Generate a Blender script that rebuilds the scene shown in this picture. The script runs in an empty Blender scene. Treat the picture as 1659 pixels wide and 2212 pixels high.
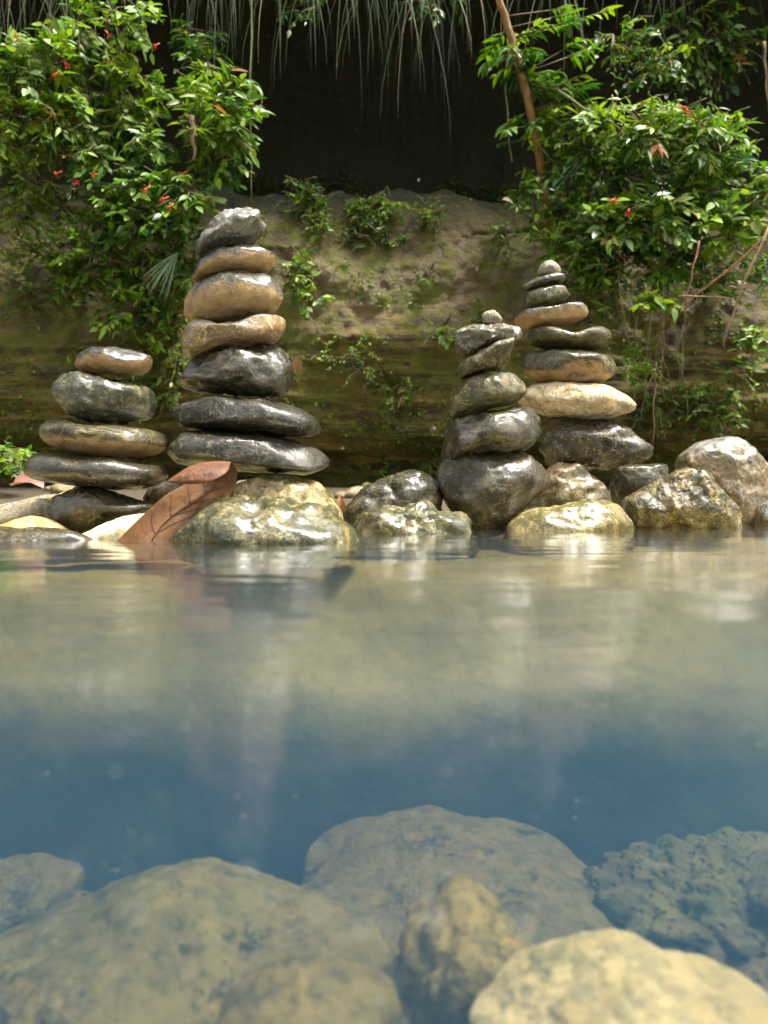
import bpy, bmesh, math, random
import numpy as np
from mathutils import Vector, Matrix

random.seed(7); rng = np.random.default_rng(7)
sc = bpy.context.scene
COL = sc.collection

# ---------------------------------------------------------------- camera
CAM_H, PITCH = 0.10, -1.5               # metres over the water, degrees
FPX, CX, CY = 1736.0, 829.5, 1106.0     # focal length / centre in the 1659x2212 grid
cam_d = bpy.data.cameras.new('camera'); cam = bpy.data.objects.new('camera', cam_d); COL.objects.link(cam)
cam.location = (0, 0, CAM_H); cam.rotation_euler = (math.radians(90 + PITCH), 0, 0)
cam_d.sensor_fit = 'VERTICAL'; cam_d.sensor_height = 24; cam_d.sensor_width = 18
cam_d.lens = 12 / (CY / FPX); cam_d.clip_start = 0.01; cam_d.clip_end = 500
cam_d.dof.use_dof = True; cam_d.dof.focus_distance = 2.1; cam_d.dof.aperture_fstop = 2.2
sc.camera = cam

# ---------------------------------------------------------------- sky, sun, exposure
SUN_EL, SUN_AZ = 70, 100                # high soft light over the stream, a little from the right
w = bpy.data.worlds.new('World'); sc.world = w; w.use_nodes = True
nt = w.node_tree; nt.nodes.clear()
sky = nt.nodes.new('ShaderNodeTexSky'); sky.sky_type = 'NISHITA'; sky.sun_disc = False
sky.sun_elevation = math.radians(SUN_EL); sky.sun_rotation = math.radians(SUN_AZ)
sky.dust_density = 6; sky.air_density = 1.0
hs = nt.nodes.new('ShaderNodeHueSaturation'); hs.inputs['Saturation'].default_value = 0.25   # cloud-covered sky
bg = nt.nodes.new('ShaderNodeBackground'); bg.inputs['Strength'].default_value = 0.10
wo = nt.nodes.new('ShaderNodeOutputWorld')
nt.links.new(sky.outputs[0], hs.inputs['Color']); nt.links.new(hs.outputs[0], bg.inputs[0]); nt.links.new(bg.outputs[0], wo.inputs[0])
sun_d = bpy.data.lights.new('sun', 'SUN'); sun_d.energy = 2.4; sun_d.angle = math.radians(13); sun_d.color = (1, .95, .86)
sun = bpy.data.objects.new('sun', sun_d); COL.objects.link(sun)
az = math.radians(SUN_AZ); el = math.radians(SUN_EL)
sdir = Vector((math.sin(az) * math.cos(el), math.cos(az) * math.cos(el), math.sin(el)))
sun.rotation_euler = sdir.to_track_quat('Z', 'Y').to_euler()
sc.view_settings.view_transform = 'Standard'; sc.view_settings.look = 'None'
sc.view_settings.gamma = 1; sc.view_settings.exposure = 1.82
sc.render.engine = 'CYCLES'
sc.cycles.use_denoising = True
sc.cycles.max_bounces = 5; sc.cycles.diffuse_bounces = 3; sc.cycles.glossy_bounces = 3; sc.cycles.transparent_max_bounces = 8; sc.cycles.volume_bounces = 0
sc.cycles.use_adaptive_sampling = True; sc.cycles.adaptive_threshold = .02
sc.cycles.sample_clamp_indirect = 6

# ---------------------------------------------------------------- helpers
def ray(px, py):
    a = math.radians(PITCH)
    u, v = (px - CX) / FPX, (CY - py) / FPX
    return Vector((u, math.cos(a) - v * math.sin(a), math.sin(a) + v * math.cos(a)))
def at(px, py, Y):
    d = ray(px, py); k = Y / d.y
    return Vector((d.x * k, Y, CAM_H + d.z * k))
def pix(D): return D / FPX

_perm = rng.permutation(256); _perm = np.concatenate([_perm, _perm, _perm])
_grad = rng.normal(size=(256, 3)); _grad /= np.linalg.norm(_grad, axis=1)[:, None]
def perlin(p):
    p = np.asarray(p, float); i = np.floor(p).astype(int); f = p - i; i &= 255
    u = f * f * f * (f * (f * 6 - 15) + 10); res = 0
    for dx in (0, 1):
        for dy in (0, 1):
            for dz in (0, 1):
                h = _perm[_perm[_perm[(i[:, 0] + dx) & 255] + ((i[:, 1] + dy) & 255)] + ((i[:, 2] + dz) & 255)]
                g = _grad[h & 255]
                dot = (g * (f - np.array([dx, dy, dz]))).sum(1)
                wgt = (u[:, 0] if dx else 1 - u[:, 0]) * (u[:, 1] if dy else 1 - u[:, 1]) * (u[:, 2] if dz else 1 - u[:, 2])
                res = res + dot * wgt
    return res * 1.5
def fbm(p, oct=4, gain=.5):
    r, a = 0, 1.0; p = np.asarray(p, float)
    for k in range(oct): r = r + a * perlin(p * 2 ** k + 17.3 * k); a *= gain
    return r
def ridged(p, oct=3):
    r, a = 0, 1.0; p = np.asarray(p, float)
    for k in range(oct): r = r + a * (1 - 2 * np.abs(perlin(p * 2 ** k + 9.1 * k))); a *= .5
    return r

def make_mesh(name, v, f, mats=(), mi=None, smooth=True):
    me = bpy.data.meshes.new(name); me.from_pydata([tuple(q) for q in v], [], [tuple(int(i) for i in q) for q in f])
    for m in mats: me.materials.append(m)
    if mi is not None: me.polygons.foreach_set('material_index', list(mi))
    if smooth: me.polygons.foreach_set('use_smooth', [True] * len(me.polygons))
    me.update(); return me
def link(name, me, parent=None, loc=None):
    o = bpy.data.objects.new(name, me); COL.objects.link(o)
    if loc is not None: o.location = loc
    if parent: o.parent = parent
    return o
def tag(o, label=None, cat=None, group=None, kind=None):
    if label: o['label'] = label
    if cat: o['category'] = cat
    if group: o['group'] = group
    if kind: o['kind'] = kind
    return o

# ---------------------------------------------------------------- materials
class NT:
    def __init__(s, name):
        s.m = bpy.data.materials.new(name); s.m.use_nodes = True; s.t = s.m.node_tree; s.t.nodes.clear()
        s.out = s.t.nodes.new('ShaderNodeOutputMaterial')
    def n(s, typ, **kw):
        nd = s.t.nodes.new('ShaderNode' + typ)
        for k, v in kw.items():
            if k.startswith('_'): setattr(nd, k[1:], v)
            else:
                key = k.replace('__', ' ')
                s.set(nd.inputs[key], v)
        return nd
    def set(s, inp, v):
        if isinstance(v, bpy.types.NodeSocket): s.t.links.new(v, inp)
        elif isinstance(v, bpy.types.Node): s.t.links.new(v.outputs[0], inp)
        else:
            if isinstance(v, tuple) and len(v) == 3 and inp.type == 'RGBA': v = (*v, 1)
            inp.default_value = v
    def mix(s, fac, a, b, blend='MIX'):
        nd = s.t.nodes.new('ShaderNodeMix'); nd.data_type = 'RGBA'; nd.blend_type = blend
        s.set(nd.inputs[0], fac); s.set(nd.inputs[6], a); s.set(nd.inputs[7], b); return nd.outputs[2]
    def math(s, op, a, b=0.0, c=0.0):
        nd = s.t.nodes.new('ShaderNodeMath'); nd.operation = op
        for i, v in enumerate((a, b, c)): s.set(nd.inputs[i], v)
        return nd.outputs[0]
    def ramp(s, x, lo, hi, a=0.0, b=1.0):
        nd = s.t.nodes.new('ShaderNodeMapRange'); nd.interpolation_type = 'SMOOTHSTEP'
        for i, v in enumerate((x, lo, hi, a, b)): s.set(nd.inputs[i], v)
        return nd.outputs[0]
    def noise(s, vec, scale, detail=4.0, rough=.55, dist=0.0):
        nd = s.n('TexNoise', Scale=scale, Detail=detail, Roughness=rough, Distortion=dist); s.set(nd.inputs['Vector'], vec); return nd.outputs[0]

def obj_vec(b):
    tc = b.n('TexCoord'); oi = b.n('ObjectInfo')
    k = b.math('MULTIPLY', oi.outputs['Random'], 37.0)
    cmb = b.n('CombineXYZ', X=k, Y=k, Z=k)
    add = b.n('VectorMath', _operation='ADD'); b.set(add.inputs[0], tc.outputs['Object']); b.set(add.inputs[1], cmb.outputs[0])
    return add.outputs[0], tc.outputs['Object']

ALB = .60
def rock_mat(name, c1, c2, spot=None, spot_amt=.35, moss=None, moss_amt=0.0, under=None, under_lvl=0.0, top=None, wet=1.0, bump=.5, pits=0.0, fine=1.0, stain=None, warm=True, alb=None, b_vein=1.0, calm=1.0):
    """wet river stone: two-tone ground colour, mineral flecks, algae, dry underside brightened for flash light, water film"""
    b = NT(name); v, ov = obj_vec(b)
    n1 = b.noise(v, 8.0, 6, .62, .5); n2 = b.noise(v, 34.0, 6, .7); n3 = b.noise(v, 150.0 * fine, 4, .65)
    s_ = alb or ALB
    wm = (1.12, 1.0, .72) if warm else (1, 1, 1)
    c1, c2 = tuple(x * s_ * k for x, k in zip(c1, wm)), tuple(x * s_ * k for x, k in zip(c2, wm))
    spot, moss, under, top, stain = [tuple(x * s_ for x in c) if c else None for c in (spot, moss, under, top, stain)]
    col = b.mix(b.ramp(n1, .38, .62), c1, c2)
    dk = tuple(x * .45 for x in c1)
    col = b.mix(b.math('MULTIPLY', b.ramp(n2, .46, .60), .8 * calm), col, dk)
    col = b.mix(b.math('MULTIPLY', b.ramp(b.noise(v, 21.0, 5, .7, .8), .53, .66), .55 * calm), col, tuple(min(1, x * k) for x, k in zip(c2, (2.0, 1.75, 1.3))))
    if spot: col = b.mix(b.math('MULTIPLY', b.ramp(b.math('ADD', b.math('MULTIPLY', n3, .55), b.math('MULTIPLY', n2, .45)), .545 - .12 * spot_amt, .60 - .1 * spot_amt), .9), col, spot)
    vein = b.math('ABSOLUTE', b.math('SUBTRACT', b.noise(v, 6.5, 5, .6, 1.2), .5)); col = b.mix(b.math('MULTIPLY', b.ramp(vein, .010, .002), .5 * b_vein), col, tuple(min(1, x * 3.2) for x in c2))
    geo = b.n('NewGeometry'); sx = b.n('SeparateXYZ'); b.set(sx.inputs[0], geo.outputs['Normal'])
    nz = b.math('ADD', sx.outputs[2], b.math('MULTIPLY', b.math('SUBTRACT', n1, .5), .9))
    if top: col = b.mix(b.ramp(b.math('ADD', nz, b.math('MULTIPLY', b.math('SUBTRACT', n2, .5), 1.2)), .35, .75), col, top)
    wetf = wet
    if under:  # dry tan underside, colour raised to stand in for flash light
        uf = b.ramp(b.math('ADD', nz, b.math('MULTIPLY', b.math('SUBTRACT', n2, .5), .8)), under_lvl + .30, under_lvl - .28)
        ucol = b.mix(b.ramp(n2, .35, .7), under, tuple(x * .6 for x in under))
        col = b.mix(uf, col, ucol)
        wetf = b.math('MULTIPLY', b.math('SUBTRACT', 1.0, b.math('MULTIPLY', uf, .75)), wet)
    if stain: col = b.mix(b.ramp(b.noise(v, 17.0, 4, .6, 1.0), .60, .68), col, stain)
    if moss:
        mf = b.ramp(b.math('ADD', b.noise(v, 15.0, 5, .65, .6), b.math('MULTIPLY', n3, .35)), .78 - .3 * moss_amt, .9 - .3 * moss_amt)
        mcol = b.mix(n3, moss, tuple(x * .35 for x in moss))
        col = b.mix(b.math('MULTIPLY', mf, .9), col, mcol)
    h = b.math('ADD', b.math('MULTIPLY', n2, 1.2), b.math('MULTIPLY', n3, .5))
    if pits:
        vo = b.n('TexVoronoi', Scale=55.0); b.set(vo.inputs['Vector'], v)
        h = b.math('SUBTRACT', h, b.math('MULTIPLY', b.ramp(vo.outputs['Distance'], .35, .05), pits))
    bp = b.n('Bump', Strength=min(1, bump * 1.3), Distance=.010, Height=h)
    bp2 = b.n('Bump', Strength=min(1, bump * .9), Distance=.006, Height=b.math('ADD', n2, b.math('MULTIPLY', n3, .25)))
    rough = b.ramp(n2, .3, .75, .45, .75)
    p = b.n('BsdfPrincipled', Base__Color=col, Roughness=rough, Normal=bp)
    p.inputs['Specular IOR Level'].default_value = .25
    cw = b.math('MULTIPLY', b.ramp(b.math('ADD', n1, b.math('MULTIPLY', n2, .5)), .60, .80, .25, 1.0), wetf)
    b.set(p.inputs['Coat Weight'], cw); p.inputs['Coat Roughness'].default_value = .10; p.inputs['Coat IOR'].default_value = 1.7; b.set(p.inputs['Coat Normal'], bp2)
    b.t.links.new(p.outputs[0], b.out.inputs[0]); return b.m

def leaf_mat(name, c, c2, gloss=.45, trans=.42):
    b = NT(name); oi = b.n('ObjectInfo'); geo = b.n('NewGeometry')
    tc = b.n('TexCoord')
    r = b.math('FRACT', b.math('ADD', oi.outputs['Random'], geo.outputs['Random Per Island']))
    col = b.mix(r, c, c2)
    n = b.noise(geo.outputs['Position'], 60.0, 3)
    col = b.mix(b.math('MULTIPLY', b.ramp(n, .5, .7), .5), col, tuple(x * .5 for x in c))
    bp = b.n('Bump', Strength=.3, Distance=.003, Height=b.noise(geo.outputs['Position'], 220.0, 2))
    p = b.n('BsdfPrincipled', Base__Color=col, Roughness=gloss, Normal=bp)
    tr = b.n('BsdfTranslucent'); b.set(tr.inputs[0], b.mix(1.0, col, (1.0, 1.0, .55), 'MULTIPLY'))
    mx = b.n('MixShader'); mx.inputs[0].default_value = trans
    b.t.links.new(p.outputs[0], mx.inputs[1]); b.t.links.new(tr.outputs[0], mx.inputs[2]); b.t.links.new(mx.outputs[0], b.out.inputs[0]); return b.m

def bark_mat(name, c1, c2, rough=.75):
    b = NT(name); geo = b.n('NewGeometry'); mp = b.n('Mapping'); b.set(mp.inputs[0], geo.outputs['Position']); mp.inputs['Scale'].default_value = (40, 40, 9)
    n = b.noise(mp.outputs[0], 1.6, 5, .65); n2 = b.noise(geo.outputs['Position'], 14.0, 3)
    col = b.mix(b.ramp(n, .35, .65), c1, c2); col = b.mix(b.math('MULTIPLY', b.ramp(n2, .5, .65), .6), col, tuple(x * .4 for x in c1))
    bp = b.n('Bump', Strength=.6, Distance=.01, Height=n)
    p = b.n('BsdfPrincipled', Base__Color=col, Roughness=rough, Normal=bp)
    b.t.links.new(p.outputs[0], b.out.inputs[0]); return b.m

def plain_mat(name, c, rough=.6, var=.4, scale=50.0):
    b = NT(name); geo = b.n('NewGeometry'); n = b.noise(geo.outputs['Position'], scale, 4)
    col = b.mix(n, c, tuple(x * (1 - var) for x in c))
    p = b.n('BsdfPrincipled', Base__Color=col, Roughness=rough)
    b.t.links.new(p.outputs[0], b.out.inputs[0]); return b.m

# cliff ------------------------------------------------------------------
def cliff_mat():
    b = NT('cliff_rock'); geo = b.n('NewGeometry'); P = geo.outputs['Position']
    sp = b.n('SeparateXYZ'); b.set(sp.inputs[0], P); z = sp.outputs[2]; y = sp.outputs[1]
    mp = b.n('Mapping'); b.set(mp.inputs[0], P); mp.inputs['Scale'].default_value = (9, 9, 1.3)
    streak = b.noise(mp.outputs[0], 1.0, 5, .6, .3)
    mp2 = b.n('Mapping'); b.set(mp2.inputs[0], P); mp2.inputs['Scale'].default_value = (2.0, 2.0, 22)
    strata = b.noise(mp2.outputs[0], 1.0, 5, .65, .6)
    big = b.noise(P, 2.2, 5, .6, .4); mid = b.noise(P, 11.0, 6, .65); fine = b.noise(P, 60.0, 5, .65)
    col = b.mix(b.ramp(mid, .35, .65), (.155, .108, .042), (.075, .055, .020))
    col = b.mix(b.math('MULTIPLY', b.ramp(streak, .54, .66), .5), col, (.24, .19, .11))
    col = b.mix(b.math('MULTIPLY', b.ramp(streak, .49, .36), .85), col, (.045, .038, .018))
    col = b.mix(b.math('MULTIPLY', b.ramp(fine, .52, .68), .45), col, (.05, .042, .02))
    zz = b.math('ADD', z, b.math('MULTIPLY', b.math('SUBTRACT', big, .5), .55))
    low = b.ramp(b.math('ADD', zz, b.math('MULTIPLY', b.math('SUBTRACT', mid, .5), .5)), 1.12, .60)                                   # brown layered foot of the cliff
    lcol = b.mix(b.ramp(strata, .40, .62), (.045, .030, .008), (.27, .175, .036))
    lcol = b.mix(b.math('MULTIPLY', b.ramp(mid, .55, .66), .7), lcol, (.42, .27, .07))
    col = b.mix(low, col, lcol)
    mossf = b.ramp(b.math('ADD', b.math('ADD', mid, b.math('MULTIPLY', big, .5)), b.math('MULTIPLY', low, .02)), .69, .83)
    col = b.mix(b.math('MULTIPLY', mossf, .85), col, b.mix(fine, (.19, .175, .012), (.07, .080, .006)))
    topf = b.ramp(zz, 1.45, 1.62)                                # olive earth tone above the ledge; its dark colour adds to the recess's shade
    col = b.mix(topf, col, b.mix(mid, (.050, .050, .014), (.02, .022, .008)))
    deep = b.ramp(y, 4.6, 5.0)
    col = b.mix(deep, col, (.045, .042, .022))  # back of the recess painted dark to deepen its shade
    h = b.math('ADD', b.math('ADD', mid, b.math('MULTIPLY', fine, .35)), b.math('MULTIPLY', b.math('MULTIPLY', strata, low), 1.2))
    bp = b.n('Bump', Strength=1.0, Distance=.05, Height=h)
    p = b.n('BsdfPrincipled', Base__Color=col, Roughness=b.ramp(mid, .3, .7, .5, .85), Normal=bp)
    b.t.links.new(p.outputs[0], b.out.inputs[0]); return b.m

def ground_mat():
    b = NT('stream_bed'); geo = b.n('NewGeometry'); P = geo.outputs['Position']
    sp = b.n('SeparateXYZ'); b.set(sp.inputs[0], P)
    vo = b.n('TexVoronoi', Scale=22.0); b.set(vo.inputs['Vector'], P)
    n = b.noise(P, 5.0, 5); f = b.noise(P, 70.0, 4)
    col = b.mix(b.ramp(n, .4, .6), (.035, .034, .022), (.018, .018, .013))
    col = b.mix(b.math('MULTIPLY', f, .5), col, (.05, .047, .03))
    silt = b.mix(b.ramp(n, .35, .65), (.29, .23, .050), (.19, .15, .034)); silt = b.mix(b.math('MULTIPLY', b.ramp(f, .5, .7), .2), silt, (.05, .045, .02))
    zn = b.math('ADD', sp.outputs[2], b.math('MULTIPLY', b.math('SUBTRACT', n, .5), .35))
    col = b.mix(b.ramp(zn, -.40, -.25), col, silt)
    dryb = b.ramp(sp.outputs[2], .0, .03)
    col = b.mix(dryb, col, b.mix(f, (.10, .075, .04), (.03, .025, .014)))
    added_hill = b.ramp(sp.outputs[1], -2.8, -4.0)
    col = b.mix(added_hill, col, b.mix(n, (.03, .06, .015), (.015, .03, .01)))
    bp = b.n('Bump', Strength=.2, Distance=.010, Height=b.math('SUBTRACT', f, b.math('MULTIPLY', vo.outputs['Distance'], 1.2)))
    p = b.n('BsdfPrincipled', Base__Color=col, Roughness=.7, Normal=bp)
    b.t.links.new(p.outputs[0], b.out.inputs[0]); return b.m

def water_mat():
    b = NT('stream_water'); geo = b.n('NewGeometry'); P = geo.outputs['Position']
    mp = b.n('Mapping'); b.set(mp.inputs[0], P); mp.inputs['Scale'].default_value = (1.0, 2.2, 1.0)
    w1 = b.noise(mp.outputs[0], 3.2, 2, .5, .3); w2 = b.noise(mp.outputs[0], 14.0, 2, .5, .5)
    h = b.math('ADD', b.math('MULTIPLY', w1, 1.0), b.math('MULTIPLY', w2, .06))
    bp = b.n('Bump', Strength=.07, Distance=.05, Height=h)
    ior = b.math('ADD', 1.55, b.math('MULTIPLY', geo.outputs['Backfacing'], 1 / 1.55 - 1.55))
    fr = b.n('Fresnel', IOR=ior, Normal=bp)
    gl = b.n('BsdfGlossy', Roughness=.10, Normal=bp); b.set(gl.inputs['Color'], (1, 1, 1))
    tr = b.n('BsdfTransparent'); b.set(tr.inputs['Color'], (1, 1, 1))
    mx = b.n('MixShader'); b.set(mx.inputs[0], fr); b.t.links.new(tr.outputs[0], mx.inputs[1]); b.t.links.new(gl.outputs[0], mx.inputs[2])
    b.t.links.new(mx.outputs[0], b.out.inputs['Surface'])
    vol = b.n('VolumePrincipled', Density=WATER_DENS, Anisotropy=.2); b.set(vol.inputs['Color'], WATER_COL)
    b.t.links.new(vol.outputs[0], b.out.inputs['Volume']); return b.m
WATER_DENS, WATER_COL = .70, (.095, .26, .415)

M_cliff, M_ground, M_water = cliff_mat(), ground_mat(), water_mat()

# ---------------------------------------------------------------- ground sheet (stream bed, banks, unseen hill added behind the camera to block low sky)
def ground_z(x, y):
    x = np.asarray(x, float); y = np.asarray(y, float)
    def ss(a, b_, t): t = np.clip((t - a) / (b_ - a), 0, 1); return t * t * (3 - 2 * t)
    q0 = np.stack([x.ravel(), y.ravel(), np.zeros(x.size)], 1); wob = (.06 * fbm(q0 * 1.7 + 3, 3)).reshape(x.shape)
    edge = 1.37 + .06 * x + wob
    z = -.80 + .52 * ss(edge - .05, edge + .07, y) + .215 * ss(edge + .03, edge + .26, y) + .04 * ss(1.9, 2.6, y) + .09 * ss(2.55, 3.0, y)
    z = z + .05 * ss(3.0, 3.9, y)
    z = np.where(y < -1.4, z + 0.95 * ss(-1.4, -2.9, y), z)
    z = z + 5.5 * ss(-3.2, -12, y) + 6 * ss(10, 22, y)  # rise behind the camera: unseen hill added to keep low sky light out
    q = np.stack([x.ravel(), y.ravel(), np.zeros(x.size)], 1)
    near = np.clip(1 - np.hypot(x, y) / 14, 0, 1)
    z = z + near * (.012 * fbm(q * 2.0, 3)).reshape(x.shape) + (.5 * fbm(q * .25 + 5, 3)).reshape(x.shape) * (1 - np.clip(1.4 - np.hypot(x, y) / 10, 0, 1))
    return z
def warp(n, ext, k=3.2):
    t = np.linspace(-1, 1, n); return np.sinh(k * t * 1.3) / np.sinh(k * 1.3) * ext
def axis(a, b_, step, ext, n=26):
    g_ = np.geomspace(step, ext, n); return np.concatenate([a - g_[::-1], np.arange(a, b_ + 1e-6, step), b_ + g_])
gx = axis(-3.6, 3.6, .04, 85); gy = axis(-1.6, 3.4, .022, 85)
X, Y = np.meshgrid(gx, gy); Z = ground_z(X, Y)
def grid_faces(nx, ny):
    i = np.arange(nx * ny).reshape(ny, nx)
    return np.stack([i[:-1, :-1].ravel(), i[:-1, 1:].ravel(), i[1:, 1:].ravel(), i[1:, :-1].ravel()], 1)
g = link('ground', make_mesh('ground', np.stack([X.ravel(), Y.ravel(), Z.ravel()], 1), grid_faces(len(gx), len(gy)), [M_ground])); tag(g, kind='structure')

# ---------------------------------------------------------------- cliff with an undercut foot, a ledge and a dark recess under an overhang
prof = np.array([(4.36, -.40), (4.38, .02), (4.36, .18), (4.26, .28), (4.04, .38), (3.98, .56), (4.00, .80), (4.05, 1.05), (4.11, 1.30), (4.19, 1.52), (4.26, 1.63), (4.40, 1.70),
                 (4.8, 1.70), (5.2, 1.72), (5.6, 1.85), (5.7, 2.2), (5.6, 2.7), (5.1, 2.92), (4.6, 2.86), (4.05, 2.80), (3.92, 2.95), (3.98, 3.2), (4.3, 3.6), (5.0, 4.2), (6.5, 5.0), (10, 6.0), (16, 6.6)])
seg = np.concatenate([[0], np.cumsum(np.hypot(*np.diff(prof, axis=0).T))])
def prof_at(s): return np.stack([np.interp(s, seg, prof[:, 0]), np.interp(s, seg, prof[:, 1])], 1)
s_f = np.concatenate([np.linspace(0, seg[11], 190), np.linspace(seg[11], seg[-1], 90)[1:]])
pr = prof_at(s_f)
for _ in range(2): pr[1:-1] = (pr[:-2] + 2 * pr[1:-1] + pr[2:]) / 4
cx_ = np.concatenate([np.linspace(-9, -2.6, 50), np.linspace(-2.6, 2.6, 330)[1:-1], np.linspace(2.6, 9, 50)])
nx, ny = len(cx_), len(s_f)
XX = np.repeat(cx_[None], ny, 0); YY = np.repeat(pr[:, :1], nx, 1).copy(); ZZ = np.repeat(pr[:, 1:], nx, 1).copy()
q = np.stack([XX.ravel(), YY.ravel() * .6, ZZ.ravel()], 1)
d_big = fbm(q * 1.1, 3).reshape(ny, nx); d_mid = fbm(q * 4.0 + 3, 4).reshape(ny, nx); d_fin = fbm(q * 16 + 8, 3).reshape(ny, nx)
st = fbm(q * np.array([1.5, 1.5, 16]) + 2, 4).reshape(ny, nx)
lowm = np.clip((1.0 - ZZ) / .35, 0, 1) * (YY < 4.8)
rec = np.clip((YY - 4.3) / .5, 0, 1)
YY += .14 * d_big + .045 * d_mid + .020 * d_fin - lowm * .05 * st
ZZ += (.15 * d_big + .07 * d_mid + .02 * d_fin) * np.clip((ZZ - 1.2) / .4, 0, 1) * (1 - rec * .4)
ZZ -= .03 * np.clip(XX, -1.5, 1.5) * np.clip((ZZ - 1.2) / .4, 0, 1) * (ZZ < 2.2)
# a long horizontal crack near the top right of the face
ck = np.exp(-((ZZ - (1.43 + .02 * np.sin(XX * 9))) / .007) ** 2) * (XX > .45) * (XX < 1.2) * (YY < 4.7); YY += .035 * ck
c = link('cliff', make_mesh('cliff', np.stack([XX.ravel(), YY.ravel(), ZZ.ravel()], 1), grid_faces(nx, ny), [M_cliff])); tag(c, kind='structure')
from mathutils.bvhtree import BVHTree
BV = BVHTree.FromPolygons([tuple(p) for p in np.stack([XX.ravel(), YY.ravel(), ZZ.ravel()], 1)], [tuple(int(k) for k in f) for f in grid_faces(nx, ny)])
def cliff_hit(px, py):
    h = BV.ray_cast(Vector((0, 0, CAM_H)), ray(px, py).normalized())
    return h[0], h[1]

# ---------------------------------------------------------------- water body
def water():
    xs = np.linspace(-9, 9, 60); ys = np.linspace(-2.9, 3.2, 60)
    x0, x1, y0, y1, zb = -9, 9, -2.9, 3.2, -1.15
    v = [(x0, y0, 0), (x1, y0, 0), (x1, y1, 0), (x0, y1, 0), (x0, y0, zb), (x1, y0, zb), (x1, y1, zb), (x0, y1, zb)]
    f = [(0, 1, 2, 3), (7, 6, 5, 4), (0, 4, 5, 1), (1, 5, 6, 2), (2, 6, 7, 3), (3, 7, 4, 0)]
    o = link('water', make_mesh('water', v, f, [M_water], smooth=False)); tag(o, kind='structure')
water()

# ---------------------------------------------------------------- stones
def ico(level):
    bm = bmesh.new(); bmesh.ops.create_icosphere(bm, subdivisions=level, radius=1)
    v = np.array([p.co[:] for p in bm.verts]); f = np.array([[q.index for q in p.verts] for p in bm.faces]); bm.free(); return v, f
ICO = {k: ico(k) for k in (4, 5, 6)}
def smooth_poly(pts, n=200):
    p = np.array(pts, float); N = len(p); out = []
    for i in range(N):
        a, b_, c_, d = p[i - 1], p[i], p[(i + 1) % N], p[(i + 2) % N]
        for t in np.linspace(0, 1, max(4, n // N), endpoint=False):
            out.append(.5 * ((2 * b_) + (-a + c_) * t + (2 * a - 5 * b_ + 4 * c_ - d) * t * t + (-a + 3 * b_ - 3 * c_ + d) * t ** 3))
    return np.array(out)
def polar(poly, c):
    d = poly - c; ang = np.arctan2(d[:, 1], d[:, 0]); r = np.hypot(d[:, 0], d[:, 1])
    bins = np.linspace(-math.pi, math.pi, 361); out = np.zeros(361)
    M = len(poly)
    dirs = np.stack([np.cos(bins), np.sin(bins)], 1)
    A, B = d, np.roll(d, -1, 0); E = B - A
    for k, u in enumerate(dirs):
        den = u[0] * E[:, 1] - u[1] * E[:, 0]; den[np.abs(den) < 1e-12] = 1e-12
        t = (A[:, 0] * E[:, 1] - A[:, 1] * E[:, 0]) / den
        s_ = (A[:, 0] * u[1] - A[:, 1] * u[0]) / den
        ok = (s_ >= -1e-6) & (s_ <= 1 + 1e-6) & (t > 0)
        out[k] = t[ok].max() if ok.any() else r.mean()
    return bins, out
ROCKN = [0]
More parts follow.
